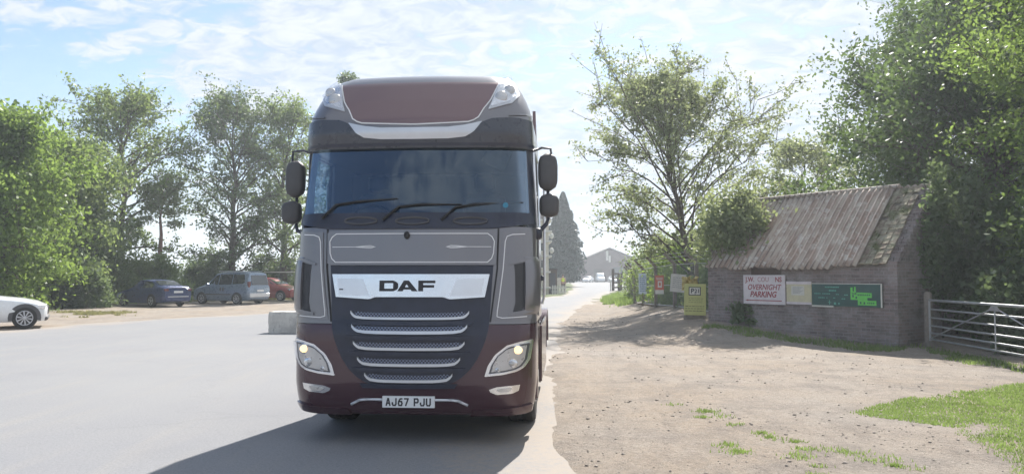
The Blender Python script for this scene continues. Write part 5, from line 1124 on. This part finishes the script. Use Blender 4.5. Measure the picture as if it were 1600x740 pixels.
# left side
tree('broad_tree', 'bright green bushy tree at the left edge of the picture', 'tree', -24.0, 34, 9.2, .25, [(0, 2.6), (.3, 3.8), (.6, 3.4), (.85, 2.0), (1, .6)], 60, 60000, .20, 11, 'leaf_bright', base=.05, el=(5, 60), sig=.32, n2=9, n3=5)
tree('broad_tree', 'second bright green bushy tree, darker and just right of the leftmost one', 'tree', -24.6, 41, 9.0, .22, [(0, 2.4), (.3, 3.0), (.6, 2.8), (.85, 1.8), (1, .5)], 50, 34000, .22, 12, 'leaf_mid', base=.05, el=(5, 60), sig=.32, n2=8, n3=4)
tree('feathery_tree', 'tall open tree with long feathery branch tips above the blue saloon', 'tree', -25.4, 49, 13.6, .30, [(0, 1.5), (.25, 2.6), (.5, 3.8), (.75, 3.6), (.92, 2.4), (1, 1.0)], 46, 16000, .20, 13, 'leaf_mid', base=.26, el=(15, 62), sig=.14, n2=9, n3=4, twigl=.32, asym=(.15, 0))
tree('slim_tree', 'slim tree with bare red brown trunk and small crown left of the people carrier', 'tree', -22.6, 48.5, 8.0, .24, [(0, .5), (.6, 1.0), (.85, 1.2), (1, .6)], 12, 2600, .19, 14, 'leaf_birch', bark='redbark', base=.66, el=(15, 55), sig=.2, n2=6, n3=3, droop=.02)
tree('poplar', 'tall poplar behind the people carrier, left of the pair', 'tree', -20.0, 54, 14.6, .30, [(0, 1.2), (.15, 3.0), (.4, 3.6), (.65, 3.1), (.85, 2.0), (1, .8)], 52, 19000, .20, 15, 'leaf_dark', base=.12, el=(15, 68), sig=.2, n2=8, n3=4, group='poplars behind the parked cars')
tree('poplar', 'tall poplar behind the red hatchback, partly hidden by the lorry', 'tree', -17.2, 57, 14.6, .30, [(0, 1.2), (.15, 2.4), (.4, 2.8), (.65, 2.6), (.85, 1.8), (1, .8)], 44, 14000, .20, 16, 'leaf_mid', base=.14, el=(15, 68), sig=.2, n2=8, n3=4, group='poplars behind the parked cars')
tree('tall_tree', 'tall tree behind the lorry, only its tip showing above the cab roof', 'tree', -12.1, 56, 16.4, .3, [(0, 1), (.3, 2.6), (.6, 1.8), (.85, .7), (1, .2)], 40, 12000, .2, 17, 'leaf_dark', base=.2, el=(20, 70), sig=.16)
for i, (x, y, rx, ry, h, mt, lb) in enumerate([
    (-27.5, 38, 3.2, 2.0, 3.0, 'leaf_mid', 'mid green bush at the left edge behind the white estate car'),
    (-23.4, 39.5, 2.4, 1.6, 3.4, 'leaf_dark', 'dark bush between the white estate car and the blue saloon'),
    (-24.2, 45.5, 2.8, 1.8, 4.4, 'leaf_mid', 'tall green bush behind the front of the blue saloon'),
    (-21.8, 46.5, 1.7, 1.4, 2.9, 'leaf_mid', 'rounded bush right behind the blue saloon'),
    (-21.6, 54.5, 2.6, 1.6, 3.0, 'leaf_dark', 'dark bush behind the nose of the people carrier'),
    (-18.2, 58, 2.4, 1.6, 2.9, 'leaf_dark', 'dark bush behind the people carrier, nearest the red hatchback'),
    (-15.0, 61, 2.6, 1.6, 3.2, 'leaf_dark', 'dark bush behind the pale rail'),
    (-31.0, 40, 4.0, 2.5, 4.6, 'leaf_mid', 'large bush standing beyond the left edge of the picture'),
    (-27.4, 47, 3.0, 2.0, 5.0, 'leaf_dark', 'tall dark bush under the feathery tree')]):
    shrub('bush', lb, x, y, rx, ry, h, 15000, .19, 30 + i, mt, 'bushes along the far edge of the dirt strip', clumps=80)
# centre / right
rngc = np.random.RandomState(40); root = empty('conifer', (7.6, 112, 0), 0, 'tall dense conifer beside the far road, right of the cream house', 'conifer')
n = 42000; tt = rngc.rand(n) ** .75; az = rngc.rand(n) * 2 * math.pi; lay = .82 + .18 * np.sin(tt * 60 + np.sin(az * 5) * 2); rad = np.interp(tt, [0, .06, .25, .6, 1], [1.2, 2.9, 3.3, 2.2, .15]) * (1 - rngc.rand(n) ** 2 * .7) * lay * (1 + .15 * np.sin(az * 7 + tt * 20))
C = np.stack([np.cos(az) * rad, np.sin(az) * rad, .8 + tt * 13.2 - rad * .18], 1); V, F = leaves_np(C, .36, rngc, .5); np_mesh('crown', V, F, M['leaf_conifer'], root)
V, F = tubes_np([(np.array([[0, 0, -.2], [0, 0, 6.], [0, 0, 13.6]]), [.3, .2, .03])], 8); np_mesh('trunk', V, F, M['bark'], root)
tree('pale_tree', 'open pale leaved tree with a forked trunk rising left of the hut', 'tree', 7.4, 29.5, 9.3, .17, [(0, 2.0), (.25, 3.2), (.5, 3.5), (.7, 2.4), (.88, .8), (1, .2)], 58, 38000, .115, 25, 'leaf_birch', base=.10, el=(25, 58), sig=.10, n2=8, n3=4, trunks=1, asym=(-.05, 0), twigl=.34, lean=(-.20, 0), droop=.12)
for i, (x, y, rx, ry, h, mt, lb, n_) in enumerate([
    (7.6, 31, 1.6, 2.4, 2.8, 'leaf_bright', 'bright green bush behind the chain link fence, behind the orange sign', 16000),
    (7.6, 36, 1.6, 2.6, 2.9, 'leaf_mid', 'mid green bush behind the fence, behind the pale blue sign', 14000),
    (8.2, 42, 1.8, 2.6, 2.8, 'leaf_mid', 'bush at the far end of the chain link fence', 12000),
    (7.3, 26.2, 1.1, 1.8, 2.5, 'leaf_mid', 'bush behind the fence beside the yellow board', 12000),
    (6.4, 21.65, 1.0, .8, 1.75, 'leaf_birch', 'climbing green bush overhanging the left end of the hut roof', 7000),
    (6.55, 20.9, .45, .45, .85, 'leaf_dark', 'low dark weeds against the left end of the hut wall', 3500),
    (12.5, 62, 3.0, 4.0, 4.2, 'leaf_mid', 'distant bush right of the timber gate', 12000)]):
    shrub('bush', lb, x, y, rx, ry, h, n_, .13 if y < 50 else .25, 60 + i, mt, clumps=70, z0=2.0 if 'climbing' in lb else 0, sig=.30 if 'climbing' in lb else .16)
tree('sycamore', 'broad dark sycamore overhanging the back of the hut', 'tree', 15.9, 25.0, 11.0, .34, [(0, 3.2), (.2, 5.2), (.4, 4.8), (.6, 3.6), (.8, 2.3), (1, .6)], 80, 150000, .155, 19, 'leaf_syc', base=.10, el=(0, 55), sig=.30, n2=11, n3=5, asym=(0, 0))
tree('sycamore', 'taller airy tree behind the broad sycamore, its branches reaching over it', 'tree', 22.5, 34.0, 17.5, .38, [(0, 2), (.3, 4.2), (.6, 5.6), (.8, 4.6), (1, 1.2)], 40, 22000, .19, 20, 'leaf_dark', base=.3, el=(8, 60), sig=.2, n2=9, n3=4)
tree('sycamore', 'bright leaved tree at the right edge behind the steel gate', 'tree', 14.4, 16.8, 10.0, .30, [(0, 1.6), (.3, 3.0), (.6, 3.6), (.85, 2.6), (1, .8)], 60, 90000, .115, 21, 'leaf_bright', base=.30, el=(0, 55), sig=.24, n2=9, n3=5)
tree('thin_tree', 'thin tree with loose branches between the pale tree and the sycamore', 'tree', 13.9, 36, 7.6, .12, [(0, 1), (.4, 2.8), (.8, 2.2), (1, .6)], 26, 9000, .16, 22, 'leaf_birch', base=.3, el=(10, 55), sig=.2)
for i, (x, y, rx, ry, h, lb) in enumerate([(11.9, 18.9, 1.5, 1.4, 4.2, 'dark undergrowth bush right behind the gable of the hut'), (12.2, 15.8, 1.8, 2.2, 3.2, 'dark undergrowth bush behind the steel gate'), (15.5, 19.5, 2.4, 2.6, 4.4, 'tall dark undergrowth bush deep behind the steel gate'), (12.6, 11.8, 1.8, 2.0, 3.2, 'dark undergrowth bush at the right edge behind the gate')]):
    shrub('bush', lb, x, y, rx, ry, h, 16000, .15, 80 + i, 'leaf_dark', 'undergrowth behind the gate', clumps=80)

rngi = np.random.RandomState(77); n = 4500; Cc = []
for k in range(60):
    u = rngi.rand(); y = .2 + u * (HD - .2); zt_ = HE + (HR - HE) * (1 - abs(y - HD / 2) / (HD / 2)); y = max(y, 1.1 + .6 * rngi.rand()); z = zt_ * (.45 + .65 * rngi.rand()); Cc.append((HW + .08 + .15 * rngi.rand(), y, z))
Cc = np.array(Cc); C = Cc[rngi.randint(0, 60, n)] + rngi.randn(n, 3) * np.array([.08, .2, .22]); C[:, 0] = np.abs(C[:, 0] - HW - .02) + HW + .02
root = empty('ivy', (HL[0], HL[1], 0), HA_, 'dark ivy climbing over the gable end of the hut', 'ivy'); V, F = leaves_np(C, .12, rngi); np_mesh('foliage', V, F, M['leaf_dark'], root)
V, F = tubes_np([(np.array([[HW + .05, y, -.1], [HW + .05, y + .1, 1.2], [HW + .06, y + .05, 2.6]]), [.03, .02, .01]) for y in (1.3, 1.9, 2.6)], 5); np_mesh('stem', V, F, M['bark'], root)

# ------------------------------------------------------------------ grass, weeds, stones
def grass_blades(name, P, h, mt, seed, label=None, cat='grass', w=.006):
    rng = np.random.RandomState(seed); n = len(P); Z = ground_z(P[:, 0], P[:, 1]); Z = np.maximum(Z, 0); az = rng.rand(n) * 6.283; hh_ = h * (.45 + .9 * rng.rand(n)); ww = w * (1 + P[:, 1] / 12)
    b0 = np.stack([P[:, 0] - np.cos(az) * ww, P[:, 1] - np.sin(az) * ww, Z - .01], 1); b1 = np.stack([P[:, 0] + np.cos(az) * ww, P[:, 1] + np.sin(az) * ww, Z - .01], 1)
    l = rng.randn(n, 2) * .35 * hh_[:, None]; tp = np.stack([P[:, 0] + l[:, 0], P[:, 1] + l[:, 1], Z + hh_], 1)
    V = np.stack([b0, b1, tp], 1).reshape(-1, 3); o = np_mesh(name, V, np.arange(n * 3).reshape(n, 3), M[mt]); tag(o, label, cat, kind='stuff'); return o
def scatter(poly, n, seed, edge=.5, ns=1.2, thr=.5):
    P = np.array(poly, float); rng = np.random.RandomState(seed); lo, hi = P.min(0), P.max(0); Q = lo + (hi - lo) * rng.rand(n, 2); sdv = -poly_sd(P, Q[:, 0], Q[:, 1]); nz_ = fbm(Q[:, 0] + 7, Q[:, 1], ns, 3)
    keep = (sdv > 0) & (nz_ > thr - .0 - np.clip(sdv / edge, 0, 1) * .5 + .2 * rng.rand(n) - .1); return Q[keep]
grass_blades('grass', scatter([(4.0, 9.2), (5.4, 10.4), (8.0, 11.9), (16, 15), (16, 4.5), (3.6, 4.5), (3.9, 6.3), (4.2, 7.6), (4.9, 8.3)], 420000, 1, .9, 1.3, .66), .024, 'grass', 1, 'bright green grass in the lower right corner')
grass_blades('grass', scatter([(8.9, 16.9), (8.3, 16.3), (7.6, 16.6), (5.0, 20.3), (5.4, 21.2), (8.6, 17.6), (9.6, 17.4), (9.9, 12), (9.0, 11.6), (8.4, 13.5), (8.6, 16)], 26000, 2, .5, 1.6, .72), .07, 'grass', 2, 'shaded grass along the hut wall and under the gate')
grass_blades('grass', scatter([(4.6, 36), (6.4, 34), (8, 50), (9.5, 62), (7.6, 62), (5.6, 48)], 22000, 3, 1.2, .8, .75), .30, 'grass', 3, 'tall bright green grass clump beyond the fence', w=.008)
P = []; rg = np.random.RandomState(9)
for a, c_ in (((2.35, 9.6), (2.5, 8.6)), ((2.55, 8.1), (2.9, 7.2)), ((2.75, 7.3), (2.5, 6.0)), ((3.2, 7.1), (3.6, 6.6)), ((2.1, 7.3), (2.2, 7.25))):
    for k in range(6):
        u = rg.rand(); cx_, cy_ = a[0] + (c_[0] - a[0]) * u + rg.randn() * .07, a[1] + (c_[1] - a[1]) * u + rg.randn() * .12; P.append(np.array([cx_, cy_]) + rg.randn(int(20 + 60 * rg.rand()), 2) * np.array([.07, .05]) * (.4 + rg.rand()))
grass_blades('weeds', np.concatenate(P), .03, 'grass', 4, 'broken line of low green weeds across the dirt', 'weeds')
grass_blades('dry_grass', scatter([(-19.0, 29.5), (-14.6, 30.2), (-14.6, 32), (-17, 36), (-22, 36), (-22, 31)], 26000, 5, 3.5, .9, .95), .09, 'drygrass', 5, 'thin dry grass on the strip beside the parked cars', w=.01)
grass_blades('verge_grass', scatter([(-34, 38), (-26, 42.5), (-19, 49), (-14, 54), (-13, 58), (-26, 56), (-40, 44)], 60000, 6, 1.5, .6, .6), .25, 'drygrass', 6, 'rough pale grass at the foot of the tree line', w=.012)
# stones
rg = np.random.RandomState(12); V, F = [], []; base_v = 0; ico = np.array([(0, 0, 1), (.89, 0, .45), (.28, .85, .45), (-.72, .53, .45), (-.72, -.53, .45), (.28, -.85, .45), (.72, .53, -.45), (-.28, .85, -.45), (-.89, 0, -.45), (-.28, -.85, -.45), (.72, -.53, -.45), (0, 0, -1)])
icf = np.array([(0, 1, 2), (0, 2, 3), (0, 3, 4), (0, 4, 5), (0, 5, 1), (1, 6, 2), (2, 7, 3), (3, 8, 4), (4, 9, 5), (5, 10, 1), (6, 7, 2), (7, 8, 3), (8, 9, 4), (9, 10, 5), (10, 6, 1), (11, 7, 6), (11, 8, 7), (11, 9, 8), (11, 10, 9), (11, 6, 10)])
n = 0
while n < 1100:
    y = 5.5 + 24 * rg.rand() ** 1.8; x = .6 + rg.rand() * (8.2 if y > 10 else 4.0)
    if vnoise(x, y, .9) + .35 * rg.rand() < .62: continue
    r_ = .004 + .013 * rg.rand() ** 4 + .0004 * y; q = ico * (1 + .25 * rg.randn(12, 1)) * np.array([r_ * (1 + .5 * rg.rand()), r_, r_ * .65]); z = gz(x, y)
    if z < .0: continue
    V.append(q + np.array([x, y, z + r_ * .25])); F.append(icf + base_v); base_v += 12; n += 1
tag(np_mesh('gravel', np.concatenate(V), np.concatenate(F), M['stone']), 'loose stones scattered over the dirt beside the road', 'gravel', kind='stuff')
for i, (px, py, l) in enumerate(((1022, 478, 'pale broken branch lying at the foot of the fence posts'), (1005, 474, 'short pale stick lying at the foot of the pale blue sign'))):
    x, y = ground_at(px, py, .45); z = gz(x, y); mb = MB(); mb.tube([(-.5, -.1, .12), (-.1, 0, .06), (.3, .1, .05), (.7, .1, .03)], [.03, .035, .03, .015], 6); mb.tube([(.1, .05, .06), (.4, -.15, .12)], [.02, .008], 5)
    o = mb.build('fallen_branch', M['greywood'], None, 60, label=l, cat='branch'); o.location = (x, y, z); o.rotation_euler.z = R(-20 + 50 * i)

# ------------------------------------------------------------------ air
m = bpy.data.materials.new('air_haze'); m.use_nodes = True; t = m.node_tree; t.nodes.clear()
pv = N(t, 'ShaderNodeVolumePrincipled'); pv.inputs['Color'].default_value = (.86, .93, 1, 1); pv.inputs['Density'].default_value = .0015; pv.inputs['Anisotropy'].default_value = .4
oo = N(t, 'ShaderNodeOutputMaterial'); t.links.new(pv.outputs[0], oo.inputs['Volume'])
tag(MB().box((-420, -220, -1.5), (420, 720, 24)).build('haze', m), kind='stuff')
